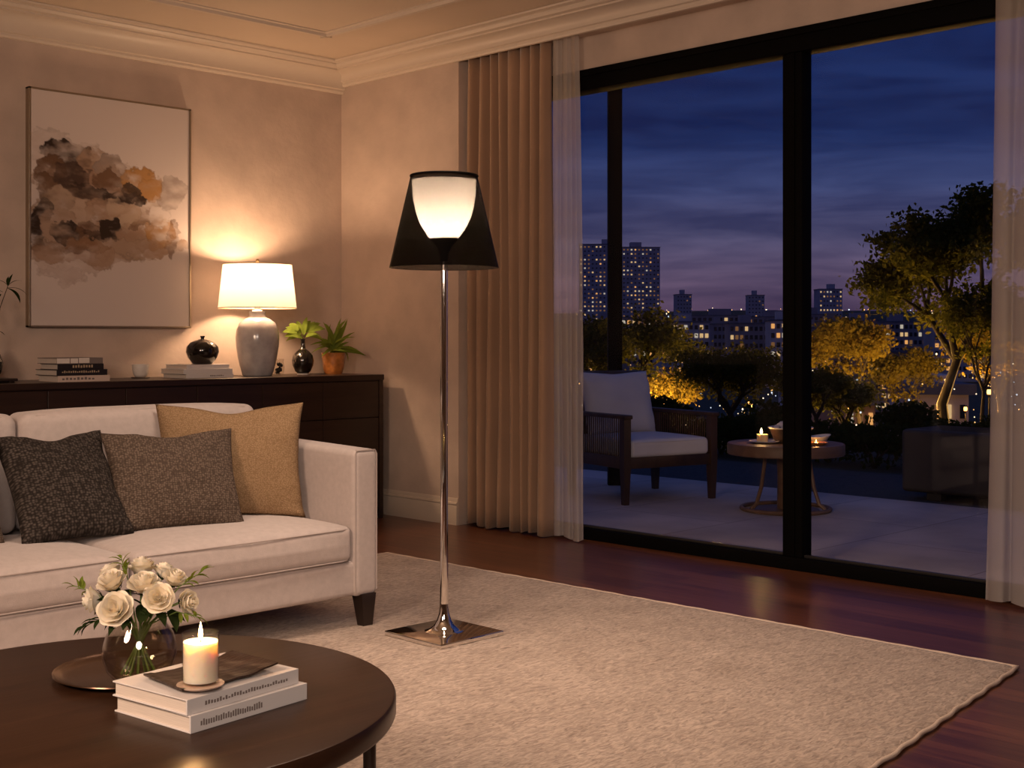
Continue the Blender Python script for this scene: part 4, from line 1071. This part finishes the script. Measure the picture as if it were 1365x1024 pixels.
mTeak = wood('dark_teak', (0.030, 0.015, 0.009, 1), (0.075, 0.036, 0.019, 1), rough=0.45, scale=(14, 14, 2.5))
mOutCush = M('outdoor_cushion', (0.62, 0.57, 0.58, 1), 0.9, spec=0.15, bump=(240, 0.25, 0.002), var=(6, 0.05))
def armchair():
    rz = R(-15)
    t = thing('armchair', 'dark teak terrace armchair with white seat cushion behind the glass', 'chair', (6.585, 5.375, 0.0), rz)
    hw, hd = 0.345, 0.31
    for sx in (-1, 1):
        for sy in (-1, 1):
            bm = BM()
            top = 0.545 if sy < 0 else 0.56
            w0 = 0.018; w1 = 0.026
            x, y = sx*hw, sy*hd
            for (za, wa), (zb, wb) in (((0, w0), (0.24, w1)), ((0.24, w1), (top, w1))):
                A = [bm.verts.new((x+i*wa, y+j*wa, za)) for i, j in ((-1, -1), (1, -1), (1, 1), (-1, 1))]
                B = [bm.verts.new((x+i*wb, y+j*wb, zb)) for i, j in ((-1, -1), (1, -1), (1, 1), (-1, 1))]
                for i in range(4): bm.faces.new((A[i], A[(i+1) % 4], B[(i+1) % 4], B[i]))
            obj('leg', bm, mTeak, t, smooth=0)
        bm = BM(); box(bm, sx*hw-0.032, -hd-0.04, 0.540, sx*hw+0.032, hd+0.09, 0.566, 0.006); obj('armrest', bm, mTeak, t, smooth=30)
        bm = BM()
        for k in range(23):
            y = -hd+0.05+k*(2*hd-0.1)/22
            tube(bm, [(sx*hw, y, 0.30), (sx*hw+0.004, y+0.006, 0.42), (sx*hw, y, 0.542)], 0.0045, 6)
        obj('side_slats', bm, mTeak, t)
        bm = BM(); box(bm, sx*hw-0.016, -hd, 0.225, sx*hw+0.016, hd, 0.300, 0.004); obj('side_rail', bm, mTeak, t, smooth=30)
    for sy in (-1, 1):
        bm = BM(); box(bm, -hw, sy*hd-0.016, 0.225, hw, sy*hd+0.016, 0.297, 0.004); obj('seat_rail', bm, mTeak, t, smooth=30)
    bm = BM(); box(bm, -hw+0.02, -hd+0.02, 0.270, hw-0.02, hd-0.02, 0.290); obj('seat_deck', bm, mTeak, t, smooth=0)
    # reclined back frame
    bm = BM()
    def bk(x, s): return (x, hd+0.02+0.13*s, 0.30+0.50*s)
    for x in (-hw+0.03, hw-0.03): tube(bm, [bk(x, 0), bk(x, 1)], 0.022, 8)
    tube(bm, [bk(-hw+0.01, 1), bk(hw-0.01, 1)], 0.024, 8)
    for k in range(13): x = -hw+0.07+k*(2*hw-0.14)/12; tube(bm, [bk(x, 0.05), bk(x, 0.98)], 0.008, 6)
    obj('backrest', bm, mTeak, t)
    def sf(w, u, v, q): return Vector((w.x, w.y, w.z+(0.016*(1-u**4)*(1-v**4) if q > 0 else 0)))
    bm = BM(); rbox(bm, (0, -0.01, 0.347), (0.625, 0.64, 0.112), 0.03, 8, sf); c = obj('seat_cushion', bm, mOutCush, t, smooth=180)
    bm = BM(); tube(bm, [(-0.29, -0.326, 0.388), (0, -0.331, 0.390), (0.29, -0.326, 0.388)], 0.003, 6); obj('piping', bm, mOutCush, c)
    bm = BM(); pillow(bm, 0.56, 0.44, 0.18, 28, 31, 0.05, 0.02)
    o = obj('back_pillow', bm, mOutCush, smooth=180)
    o.matrix_world = Matrix.Translation((6.585, 5.375, 0)) @ Matrix.Rotation(rz, 4, 'Z') @ Matrix.Translation((-0.03, 0.165, 0.40)) @ Matrix.Rotation(R(-16), 4, 'X')
    tag(o, 'plump white pillow leaning against the back of the terrace armchair', 'pillow')
armchair()

mOak = wood('outdoor_oak', (0.12, 0.060, 0.032, 1), (0.20, 0.105, 0.058, 1), rough=0.5, scale=(3, 16, 16))
def side_table():
    t = thing('side_table', 'round wooden terrace table on a pedestal with ring base', 'table', (6.68, 4.32, 0))
    bm = BM(); lathe(bm, [(0, 0.342), (0.345, 0.342), (0.352, 0.348), (0.352, 0.404), (0.348, 0.410), (0, 0.410)], 72); obj('tabletop', bm, mOak, t, smooth=35)
    bm = BM(); lathe(bm, [(0.052, 0.012), (0.050, 0.20), (0.055, 0.342)], 24); obj('pedestal', bm, mOak, t)
    bm = BM(); tube(bm, [(0.265*math.cos(R(i*6)), 0.265*math.sin(R(i*6)), 0.013) for i in range(61)], 0.013, 8, False); obj('base_ring', bm, mOak, t)
    bm = BM(); lathe(bm, [(0, 0.002), (0.20, 0.002), (0.20, 0.010), (0, 0.012)], 32); obj('base_plate', bm, mOak, t)
    for k in range(3):
        a = R(160+120*k); c, s = math.cos(a), math.sin(a)
        bm = BM(); tube(bm, [(0.255*c, 0.255*s, 0.02), (0.215*c, 0.215*s, 0.05), (0.180*c, 0.180*s, 0.15), (0.155*c, 0.155*s, 0.30), (0.15*c, 0.15*s, 0.342)], 0.012, 8); obj('leg', bm, mOak, t)
side_table()
def at(a, b): return (6.68+rt.x*a+fw.x*b, 4.32+rt.y*a+fw.y*b)
ZS = 0.410
t = thing('plate', 'small pale plate under the terrace candle', 'plate', (*at(-0.135, -0.02), ZS))
bm = BM(); lathe(bm, [(0, 0), (0.05, 0), (0.082, 0.010), (0.092, 0.013), (0.090, 0.016), (0.07, 0.010), (0, 0.006)], 36); obj('dish', bm, mWhiteCer, t, smooth=60)
t = thing('candle', 'small lit white candle glowing on the round terrace table', 'candle', (*at(-0.145, -0.02), ZS+0.0065))
mWaxLit = M('warm_wax', (0.85, 0.68, 0.42, 1), 0.5, sss=0.9)
bm = BM(); lathe(bm, [(0, 0), (0.033, 0), (0.034, 0.004), (0.034, 0.048), (0.030, 0.050), (0, 0.046)], 28); obj('wax', bm, mWaxLit, t, smooth=50)
bm = BM(); tube(bm, [(-0.012, 0, 0.045), (-0.012, 0, 0.056)], 0.0014, 5); obj('wick', bm, mWick, t)
bm = BM(); lathe(bm, [(0, 0.050), (0.006, 0.055), (0.0085, 0.062), (0.006, 0.074), (0.002, 0.086), (0, 0.089)], 14, (-0.012, 0, 0)); obj('flame', bm, emit('terrace_flame', (1, 0.66, 0.25, 1), 14), t, smooth=180)
point('terrace_candle_light', (-0.012, 0.0, 0.075), 1.1, (1.0, 0.52, 0.18), 0.01, t)
t = thing('wooden_bowl', 'dark ribbed wooden bowl holding a white napkin on the terrace table', 'bowl', (*at(0.035, 0.02), ZS))
bm = BM(); lathe(bm, [(0, 0), (0.085, 0), (0.098, 0.012), (0.108, 0.035), (0.118, 0.060), (0.128, 0.085), (0.134, 0.092), (0.128, 0.092), (0.118, 0.075), (0.10, 0.035), (0, 0.012)], 36)
obj('bowl_body', bm, mTeak, t, smooth=30)
bm = BM(); lathe(bm, [(0.134, 0.088), (0.138, 0.094), (0.132, 0.098), (0.127, 0.092)], 36); obj('bowl_rim', bm, mWhiteCer, t)
o_t = thing('napkin', 'crumpled white napkin in the wooden bowl', 'napkin', (*at(0.035, 0.02), ZS+0.075))
bm = BM(); n = 22
gr = [[None]*(n+1) for _ in range(n+1)]
for i in range(n+1):
    for j in range(n+1):
        u, v = -1+2*i/n, -1+2*j/n
        rr = math.hypot(u, v); z = 0.055-0.03*rr*rr+0.030*mnoise.noise(Vector((u*2.4, v*2.4, 2)))+0.012*mnoise.noise(Vector((u*6, v*6, 7)))
        gr[i][j] = bm.verts.new((u*0.085, v*0.085, z))
for i in range(n):
    for j in range(n): bm.faces.new((gr[i][j], gr[i+1][j], gr[i+1][j+1], gr[i][j+1]))
o = obj('cloth', bm, mOutCush, o_t, smooth=180); md = o.modifiers.new('cloth_thickness', 'SOLIDIFY'); md.thickness = 0.003
t = thing('leaf_dish', 'small white leaf-shaped dish beside the wooden bowl', 'dish', (*at(0.195, 0.03), ZS), R(-30))
bm = BM(); lathe(bm, [(0, 0), (0.03, 0), (0.05, 0.014), (0.068, 0.036), (0.066, 0.038), (0.046, 0.018), (0, 0.005)], 32)
for v in bm.verts: v.co.x *= 1.35; v.co.z *= 1+max(0, v.co.x)*4
obj('dish_shell', bm, mWhiteCer, t, smooth=60)
t = thing('amber_dish', 'flat amber glass dish glowing in front of the leaf-shaped dish', 'dish', (*at(0.155, -0.13), ZS))
bm = BM(); lathe(bm, [(0, 0), (0.050, 0), (0.068, 0.012), (0.073, 0.016), (0.069, 0.017), (0.048, 0.006), (0, 0.004)], 32); obj('dish_shell', bm, M('amber_glass', (0.75, 0.28, 0.06, 1), 0.15, coat=0.6), t, smooth=60)
bm = BM(); lathe(bm, [(0, 0.004), (0.014, 0.004), (0.014, 0.014), (0, 0.014)], 16); obj('tealight', bm, mWaxLit, t)
bm = BM(); lathe(bm, [(0, 0.014), (0.004, 0.018), (0.0035, 0.024), (0, 0.033)], 10); obj('flame', bm, emit('amber_flame', (1, 0.45, 0.10, 1), 14), t)
point('amber_dish_light', (0, 0, 0.03), 0.5, (1.0, 0.42, 0.10), 0.01, t)

# ---- big trough planter
t = thing('planter', 'big empty dark trough planter on short feet beyond the terrace edge', 'planter', (8.02, 3.30, 0))
mPlant = M('planter_clay', (0.036, 0.029, 0.027, 1), 0.7, var=(7, 0.25), bump=(9, 0.3, 0.01))
bm = BM()
rbox(bm, (0, 0, 0.255), (0.54, 1.66, 0.41), 0.03, 8)
top = [f for f in bm.faces if f.normal.z > 0.5 or f.calc_center_median().z > 0.455]
for v in bm.verts:      # hollow the inside
    if v.co.z > 0.44 and abs(v.co.x) < 0.20 and abs(v.co.y) < 0.76: v.co.z = 0.30
obj('trough', bm, mPlant, t, smooth=40)
bm = BM()
def ring(x, y, z): return [bm.verts.new(p) for p in ((-x, -y, z), (x, -y, z), (x, y, z), (-x, y, z))]
for sx in (-1, 1):
    for y in (-0.62, 0.62):
        b2 = BM(); box(b2, sx*0.19-0.04, y-0.05, 0, sx*0.19+0.04, y+0.05, 0.06, 0.006); obj('foot', b2, mPlant, t, smooth=0)
bm.free()
t.location.z = -0.008

# ================================================================== garden: shrubs, trees, street lamps
mBark = M('bark', (0.020, 0.014, 0.010, 1), 0.9)
def leafmat(name, c, tcol): return translucent(name, c, tcol, 0.45)
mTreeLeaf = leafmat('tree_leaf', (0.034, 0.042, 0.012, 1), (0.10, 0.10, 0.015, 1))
mTreeLeafLit = leafmat('lamplit_tree_leaf', (0.12, 0.10, 0.02, 1), (0.40, 0.28, 0.03, 1))  # golden lamp glow put into the leaf colour of the lit trees
mShrubLeaf = leafmat('shrub_leaf', (0.018, 0.028, 0.010, 1), (0.03, 0.045, 0.01, 1))

def leaves_mesh(name, centres, size, seed, mat, flat=0.6):
    rng = np.random.default_rng(seed); n = len(centres)
    c = np.array(centres)
    d = rng.normal(size=(n, 3)); d /= np.linalg.norm(d, axis=1)[:, None]
    e = rng.normal(size=(n, 3)); e -= d*(e*d).sum(1)[:, None]; e /= np.linalg.norm(e, axis=1)[:, None]
    nn = np.cross(d, e)
    L = size*rng.uniform(0.7, 1.3, (n, 1)); Wd = L*flat*0.5
    v0 = c-d*L*0.5; v2 = c+d*L*0.5; v1 = c+e*Wd+nn*L*0.08; v3 = c-e*Wd+nn*L*0.08
    V = np.stack([v0, v1, v2, v3], 1).reshape(-1, 3)
    me = bpy.data.meshes.new(name)
    me.vertices.add(len(V)); me.vertices.foreach_set('co', V.ravel().astype(np.float32))
    me.loops.add(n*4); me.loops.foreach_set('vertex_index', np.arange(n*4, dtype=np.int32))
    me.polygons.add(n); me.polygons.foreach_set('loop_start', np.arange(0, n*4, 4, dtype=np.int32))
    me.update(calc_edges=True)
    return me

def branchy(t, height, crown_w, seed, nleaf, leaf, mat, trunk_r, low=0.3, levels=3, spread=0.55, clump=0.16, tall=1.0):
    """a trunk that forks three times; leaves gather in clumps round the twigs"""
    rnd = random.Random(seed); bm = BM(); tips = []
    def grow(p, d, L, r, lev):
        q = p+d*L*0.5+Vector((rnd.uniform(-1, 1), rnd.uniform(-1, 1), rnd.uniform(-.3, .5)))*L*0.07
        e = p+d*L+Vector((rnd.uniform(-1, 1), rnd.uniform(-1, 1), rnd.uniform(-.2, .6)))*L*0.10
        tube(bm, [p, q, e], [r, r*0.82, r*0.62], 6 if lev < 2 else 4, False)
        if lev >= levels:
            tips.append(e); tips.append(q.lerp(e, 0.3)); return
        if lev >= 1: tips.append(e)
        k = rnd.choice((3, 4, 4)) if lev < 2 else 3
        for i in range(k):
            a = 2*math.pi*(i+rnd.random()*0.6)/k
            sp_ = spread*rnd.uniform(0.7, 1.3)
            o1 = d.orthogonal().normalized(); o2 = d.cross(o1)
            nd = (d*math.cos(sp_)+(o1*math.cos(a)+o2*math.sin(a))*math.sin(sp_)+Vector((0, 0, 0.12*tall))).normalized()
            grow(e, nd, L*rnd.uniform(0.62, 0.85), r*0.58, lev+1)
    grow(Vector((0, 0, 0)), Vector((rnd.uniform(-.06, .06), rnd.uniform(-.06, .06), 1)).normalized(), height*low, trunk_r, 0)
    T = np.array([list(p) for p in tips])
    # fit the crown to the wanted size
    lo, hi = T.min(0), T.max(0)
    sxy = crown_w/max(1e-6, (hi-lo)[:2].mean()); sz = (height-clump*height*0.3)/hi[2]
    for v in bm.verts: v.co = Vector((v.co.x*sxy, v.co.y*sxy, v.co.z*sz))
    T = T*np.array([sxy, sxy, sz])
    obj('trunk', bm, mBark, t, smooth=180)
    rng = np.random.default_rng(seed)
    idx = rng.integers(0, len(T), nleaf)
    cen = T[idx]+rng.normal(size=(nleaf, 3))*np.array([1, 1, 0.62])*clump*crown_w*0.36
    me = leaves_mesh('crown', cen, leaf, seed, mat)
    obj('crown', me, mat, t, smooth=0)

def on_ground(x, y): return (x, y, terrain_z((x+y)*0.70711))

def shrub(x, y, h, w, seed):
    t = thing('shrub', 'low dark leafy shrub in the hedge beyond the gravel strip', 'shrub', on_ground(x, y), 0, 'shrubs of the hedge beyond the gravel')
    rng = np.random.default_rng(seed); n = 1500
    lobes = [(0, 0, h*0.5, w*0.42, h*0.46)]+[(rng.uniform(-.25, .25)*w, rng.uniform(-.25, .25)*w, h*rng.uniform(0.45, 0.8), w*0.24, h*0.22) for _ in range(6)]
    pts = []
    for lx, ly, lz, r, rz_ in lobes:
        m = n//len(lobes); d = rng.normal(size=(m, 3)); d /= np.linalg.norm(d, axis=1)[:, None]
        q = d*rng.uniform(0.6, 1.08, (m, 1))*np.array([r, r, rz_])+np.array([lx, ly, lz]); q[:, 2] = np.maximum(q[:, 2], 0.02); pts.append(q)
    obj('foliage', leaves_mesh('foliage', np.concatenate(pts), 0.055, seed, mShrubLeaf), mShrubLeaf, t, smooth=0)
    bm = BM()
    for k in range(4): a = k*1.6; tube(bm, [(0, 0, -0.02), (0.05*w*math.cos(a), 0.05*w*math.sin(a), h*0.25), (0.2*w*math.cos(a), 0.2*w*math.sin(a), h*0.6)], [0.014, 0.01, 0.005], 5)
    obj('stem', bm, mBark, t)
rnd = random.Random(77)
for k, (x, y) in enumerate([(9.75, 9.35), (9.6, 8.75), (9.8, 8.15), (9.6, 7.6), (9.75, 7.0), (9.6, 6.45), (9.8, 5.9), (9.6, 5.35), (9.75, 4.8), (9.6, 4.25), (9.85, 3.7), (9.7, 3.1), (10.6, 8.4), (10.5, 6.9), (10.6, 5.6), (10.5, 4.5)]):
    shrub(x, y, rnd.uniform(0.36, 0.50)+(0.10 if x > 10 else 0), rnd.uniform(0.75, 0.95), 300+k)

def tree(label, xy, h, w, seed, nleaf, leaf, mat=mTreeLeaf, tr=0.06, **k):
    t = thing('tree', label, 'tree', on_ground(*xy), 0, 'trees beyond the terrace')
    branchy(t, h, w, seed, nleaf, leaf, mat, tr, **k)
tree('tall dark spreading tree behind the planter, silhouetted against the sky', (24.65, 12.12), 5.45, 3.6, 5, 17000, 0.12, mTreeLeaf, 0.10, low=0.26, clump=0.15)
tree('leafy tree lit golden from below, beside the tall dark tree', (27.97, 15.87), 3.35, 2.1, 8, 6500, 0.11, mTreeLeafLit, 0.06, low=0.3, clump=0.2)
tree('rounded leafy tree rising behind the terrace armchair', (18.52, 15.42), 2.70, 2.2, 12, 7000, 0.085, mTreeLeaf, 0.06, low=0.28, clump=0.2)
tree('low dark bushy tree in front of the apartment blocks, behind the table', (15.75, 11.12), 1.50, 1.55, 15, 6000, 0.065, mTreeLeaf, 0.04, low=0.25, clump=0.24)
tree('small dark tree just past the window mullion, behind the table', (15.78, 9.68), 1.12, 0.85, 18, 3500, 0.06, mTreeLeaf, 0.03, low=0.25, clump=0.26)
tree('golden-lit tree half hidden by the lone sheer curtain', (30.33, 13.51), 3.5, 2.4, 21, 6000, 0.11, mTreeLeafLit, 0.06, low=0.3, clump=0.2)
tree('short golden-lit tree between the two garden lamps', (32.24, 17.26), 3.0, 1.8, 23, 4500, 0.11, mTreeLeafLit, 0.05, low=0.28, clump=0.24)
tree('short lit tree at the edge of the armchair tree', (23.05, 17.97), 1.9, 1.3, 27, 3500, 0.085, mTreeLeafLit, 0.04, low=0.28, clump=0.26)
tree('dark tree glimpsed through the narrow gap by the sheer curtain', (16.47, 14.65), 2.3, 1.5, 29, 4000, 0.08, mTreeLeaf, 0.05, low=0.28, clump=0.22)
tree('low dark tree standing in front of the golden-lit one', (19.63, 11.48), 1.25, 1.1, 33, 3500, 0.07, mTreeLeaf, 0.04, low=0.25, clump=0.26)
tree('dark slender tree behind the tall spreading one', (23.23, 10.71), 3.3, 1.6, 37, 4500, 0.10, mTreeLeaf, 0.06, low=0.3, clump=0.2)

# ---- garden lamps
mLampGlow = emit('garden_lamp_glow', (1.0, 0.42, 0.09, 1), 7)
def garden_lamp(label, xy, h, power):
    t = thing('garden_lamp', label, 'lamp', on_ground(*xy), 0, 'garden lamps among the trees')
    bm = BM(); lathe(bm, [(0, 0), (0.05, 0), (0.05, 0.02), (0.02, 0.03), (0.018, h-0.05), (0, h-0.05)], 12); obj('post', bm, mBlackMetal, t)
    bm = BM(); lathe(bm, [(0, h-0.05), (0.035, h-0.05), (0.045, h), (0.035, h+0.05), (0, h+0.055)], 14); obj('lamp_glass', bm, mLampGlow, t)
    bm = BM(); lathe(bm, [(0.075, h+0.055), (0.03, h+0.085), (0, h+0.09)], 14); obj('cap', bm, mBlackMetal, t)
    point('garden_lamp_light', (0, 0, h+0.02), power*1.25, (1.0, 0.50, 0.12), 0.06, t)
garden_lamp('brightest orange garden lamp burning beside the planter', (25.93, 13.67), 0.98, 3600)
garden_lamp('orange garden lamp burning midway between the table and the planter', (24.15, 14.03), 0.92, 2600)
garden_lamp('orange garden lamp burning above the planter', (30.67, 14.58), 1.1, 3200)
garden_lamp('orange garden lamp glowing just behind the armchair armrest', (21.38, 16.81), 0.95, 2200)
garden_lamp('orange garden lamp half hidden in the tree behind the armchair pillow', (21.81, 17.79), 1.3, 1700)
garden_lamp('orange garden lamp glowing through the low trees behind the table', (19.30, 13.23), 0.8, 900)
garden_lamp('small orange garden lamp near the lone sheer curtain', (26.23, 11.95), 1.25, 2200)

# ================================================================== the town
def wallmat(name, c): return M(name, c, 0.9, spec=0.1, var=(0.15, 0.15))
mT1 = wallmat('tower_concrete', (0.45, 0.42, 0.48, 1)); mT2 = wallmat('pale_render', (0.62, 0.53, 0.53, 1)); mT3 = wallmat('grey_render', (0.36, 0.31, 0.34, 1)); mT4 = wallmat('brown_render', (0.40, 0.27, 0.22, 1)); mT5 = wallmat('cream_render', (0.76, 0.62, 0.56, 1))
mRoofT = wallmat('flat_roof', (0.16, 0.16, 0.20, 1)); mDimGlass = M('dark_window', (0.02, 0.022, 0.035, 1), 0.15)
mLit = [emit('lit_window_amber', (1.0, 0.46, 0.14, 1), 0.8, False), emit('lit_window_warm', (1.0, 0.64, 0.30, 1), 0.65, False), emit('lit_window_pale', (0.95, 0.82, 0.65, 1), 0.5, False), emit('lit_window_dim', (1.0, 0.46, 0.18, 1), 0.16, False)]
def window_mesh(w, h, mat):
    bm = BM(); box(bm, -w/2, -0.12, -h/2, w/2, 0.05, h/2); me = bpy.data.meshes.new('window'); bm.to_mesh(me); bm.free(); me.materials.append(mat); return me
def building(label, x, y, w, ztop, base, wallm, floors, cols, lit, seed, depth=14, yaw=0.0, cat='building', hut=True, dark=True, group='apartment blocks of the town', ww=0.62, wh=0.50):
    rnd = random.Random(seed)
    t = thing('apartment_building', label, cat, (x, y, base), R(-45)+yaw, group)
    H = ztop-base
    bm = BM(); box(bm, -w/2, 0, 0, w/2, depth, H); obj('walls', bm, wallm, t, smooth=0)
    bm = BM(); box(bm, -w/2-0.3, -0.3, H, w/2+0.3, depth+0.3, H+0.5); obj('roof', bm, mRoofT, t, smooth=0)
    if hut:
        bm = BM(); a = rnd.uniform(-0.3, 0.1)*w; box(bm, a, depth*0.2, H+0.5, a+w*0.28, depth*0.6, H+0.5+min(3.5, H*0.12)); obj('roof_hut', bm, wallm, t, smooth=0)
    cw, fh = w/cols, min(3.2, H*0.95/floors) if floors*3.2 < H else H*0.96/floors
    ms = [window_mesh(cw*ww, fh*wh, m) for m in mLit]; md = window_mesh(cw*ww, fh*wh, mDimGlass)
    cells = [(i, j) for j in range(floors) for i in range(cols)]
    rowp = [rnd.uniform(0.3, 1.7) for _ in range(floors)]
    L, D = [], []
    for i, j in cells:
        (L if rnd.random() < lit*rowp[j] else D).append((i, j))
    rnd.shuffle(L)
    keep = (L+(D if dark else []))[:92]; rest = (L+(D if dark else []))[92:]
    for n_, (i, j) in enumerate(keep):
        me = rnd.choice([ms[0], ms[1], ms[1], ms[2], ms[3], ms[3]]) if n_ < len(L) else md
        o = bpy.data.objects.new('window', me); COL.objects.link(o); o.parent = t
        o.location = (-w/2+cw*(i+0.5), 0, H-fh*(j+0.55))
    if rest:
        bm = BM()
        for i, j in rest:
            cx, cz = -w/2+cw*(i+0.5), H-fh*(j+0.55); box(bm, cx-cw*ww/2, -0.1, cz-fh*wh/2, cx+cw*ww/2, 0.05, cz+fh*wh/2)
        o = obj('window_glazing', bm, [mDimGlass, mLit[3]], t, smooth=0); o['kind'] = 'stuff'
        for k_, p in enumerate(o.data.polygons): p.material_index = 1 if (k_//6) % 4 == 0 else 0
tw = 'high-rise towers on the skyline'
building('tall lit tower block seen past the black terrace post', 700.8, 572.0, 27.0, 65.1, -14, mT1, 26, 10, 0.42, 1, 18, R(4), group=tw, ww=0.42, wh=0.34)
building('tall lit tower block at the edge of the sheer curtain', 679.6, 593.2, 27.5, 67.2, -14, mT1, 26, 10, 0.45, 2, 18, R(-3), group=tw, ww=0.42, wh=0.34)
building('small dark tower rising above the hill beside the two tall towers', 802.6, 611.6, 11.8, 35.2, -14, mT1, 16, 5, 0.15, 3, 14, R(3), group=tw, ww=0.42, wh=0.34)
building('small dark tower on the skyline right against the window mullion', 842.5, 571.7, 12.9, 34.6, -14, mT1, 16, 5, 0.18, 4, 14, R(-3), group=tw, ww=0.42, wh=0.34)
building('lit dark tower on the skyline past the window mullion', 795.5, 477.3, 16.4, 35.5, -14, mT1, 14, 7, 0.5, 5, 14, R(2), group=tw, ww=0.42, wh=0.34)
building('pale apartment block with yellow-lit rows behind the armchair tree', 337.4, 256.5, 15.8, 6.2, -14, mT2, 7, 9, 0.34, 11, 14, R(5))
building('plain grey apartment block between two lit ones', 365.9, 263.4, 4.5, 5.8, -14, mT3, 7, 3, 0.08, 12, 14, R(2))
building('wide dark apartment block in the middle of the town', 335.4, 230.3, 12.0, 5.5, -14, mT3, 7, 8, 0.22, 13, 14, R(-3))
building('cream apartment block with lit windows against the mullion', 326.6, 210.9, 9.6, 6.2, -14, mT5, 7, 6, 0.4, 14, 14, R(-5))
building('grey apartment block just past the mullion', 305.1, 189.9, 6.6, 3.7, -14, mT3, 6, 5, 0.32, 15, 14, R(3))
building('dark brown apartment block below the lit skyline tower', 345.4, 206.1, 9.2, 5.9, -14, mT4, 7, 6, 0.14, 16, 14, R(-4))
building('long low block with a lit top floor beside the golden tree', 405.0, 231.4, 13.8, 7.1, -14, mT3, 6, 8, 0.30, 17, 14, R(3))
building('cream rendered house with small dark windows beyond the small tree', 132.1, 80.0, 4.9, -3.1, -12.6, mT5, 4, 5, 0.10, 18, 10, R(6), ww=0.3, wh=0.42)
building('low lit block behind the black terrace post', 405.3, 330.1, 17.4, 9.3, -14, mT3, 6, 8, 0.42, 19, 14, R(-3))
building('low dark block seen through the gap by the sheer curtain', 362.5, 316.4, 15.8, 7.5, -14, mT3, 6, 8, 0.35, 20, 14, R(3))
building('low lamplit house behind the planter', 56.7, 28.1, 2.4, -1.6, -4.6, mT5, 2, 4, 0.4, 22, 8, R(-8), ww=0.35, wh=0.45)
building('low lamplit house seen between the garden lamps', 52.2, 29.8, 1.4, -2.0, -4.4, mT4, 2, 3, 0.5, 23, 8, R(7), ww=0.35, wh=0.5)
building('long dark block under the hill behind the middle of the town', 523.8, 381.3, 37.6, 12.3, -14, mT3, 5, 14, 0.14, 24, 16, R(2))
building('dark blue-grey block under the hill past the mullion', 542.2, 334.6, 18.2, 12.4, -14, mT3, 5, 8, 0.18, 25, 16, R(-2))
building('low dark block under the hill left of the mullion', 508.7, 339.8, 21.9, 10.9, -14, mT3, 5, 9, 0.16, 26, 16, R(-2))

building('grey block with lit rows glimpsed through the tall dark tree', 435.1, 229.6, 15.5, 6.9, -14, mT3, 7, 9, 0.40, 31, 14, R(2))
building('pale block with lit rows glimpsed beside the lone sheer curtain', 420.3, 202.0, 17.1, 5.4, -14, mT2, 7, 9, 0.36, 32, 14, R(-3))
building('brown block with lit rows low behind the golden trees', 237.9, 129.8, 9.9, -1.9, -14, mT4, 6, 8, 0.34, 33, 12, R(4))

# distant street lights over the hill and the town, far too many and small to count
def city_lights():
    rnd = random.Random(9)
    mats = [emit('street_light_amber', (1, 0.50, 0.16, 1), 3.0, False), emit('street_light_warm', (1, 0.75, 0.45, 1), 2.4, False), emit('street_light_white', (0.75, 0.85, 1, 1), 1.5, False)]
    bm = BM(); idx = []
    def dot(ac, d, z, r):
        x, y = d*0.70711*(1+ac), d*0.70711*(1-ac)
        v = [bm.verts.new((x+a*r, y+b*r, z+c*r)) for a, b, c in ((1, 0, 0), (0, 1, 0), (-1, 0, 0), (0, -1, 0), (0, 0, 1), (0, 0, -1))]
        m = rnd.choice((0, 0, 1, 1, 2))
        for a, b, c in ((0, 1, 4), (1, 2, 4), (2, 3, 4), (3, 0, 4), (1, 0, 5), (2, 1, 5), (3, 2, 5), (0, 3, 5)):
            bm.faces.new((v[a], v[b], v[c])).material_index = m
    for k in range(210):
        d = rnd.uniform(1050, 1700); ac = rnd.uniform(0.05, 0.33); z = terrain_z(d)
        dot(ac, d, z+rnd.uniform(2, 7), rnd.uniform(0.5, 1.2))
    for k in range(110):
        d = rnd.uniform(170, 380); ac = rnd.uniform(0.05, 0.40)
        dot(ac, d, -14+rnd.uniform(2, 9), d*rnd.uniform(0.0003, 0.0007))
    for k in range(330):
        d = rnd.uniform(36, 90); ac = rnd.uniform(0.05, 0.40)
        dot(ac, d, terrain_z(d)+rnd.uniform(0.3, 3.5), d*rnd.uniform(0.0005, 0.0010))
    o = obj('city_lights', bm, mats, smooth=0)
    tag(o, 'countless tiny amber and white street lights of the night town', 'lights', kind='stuff')
city_lights()
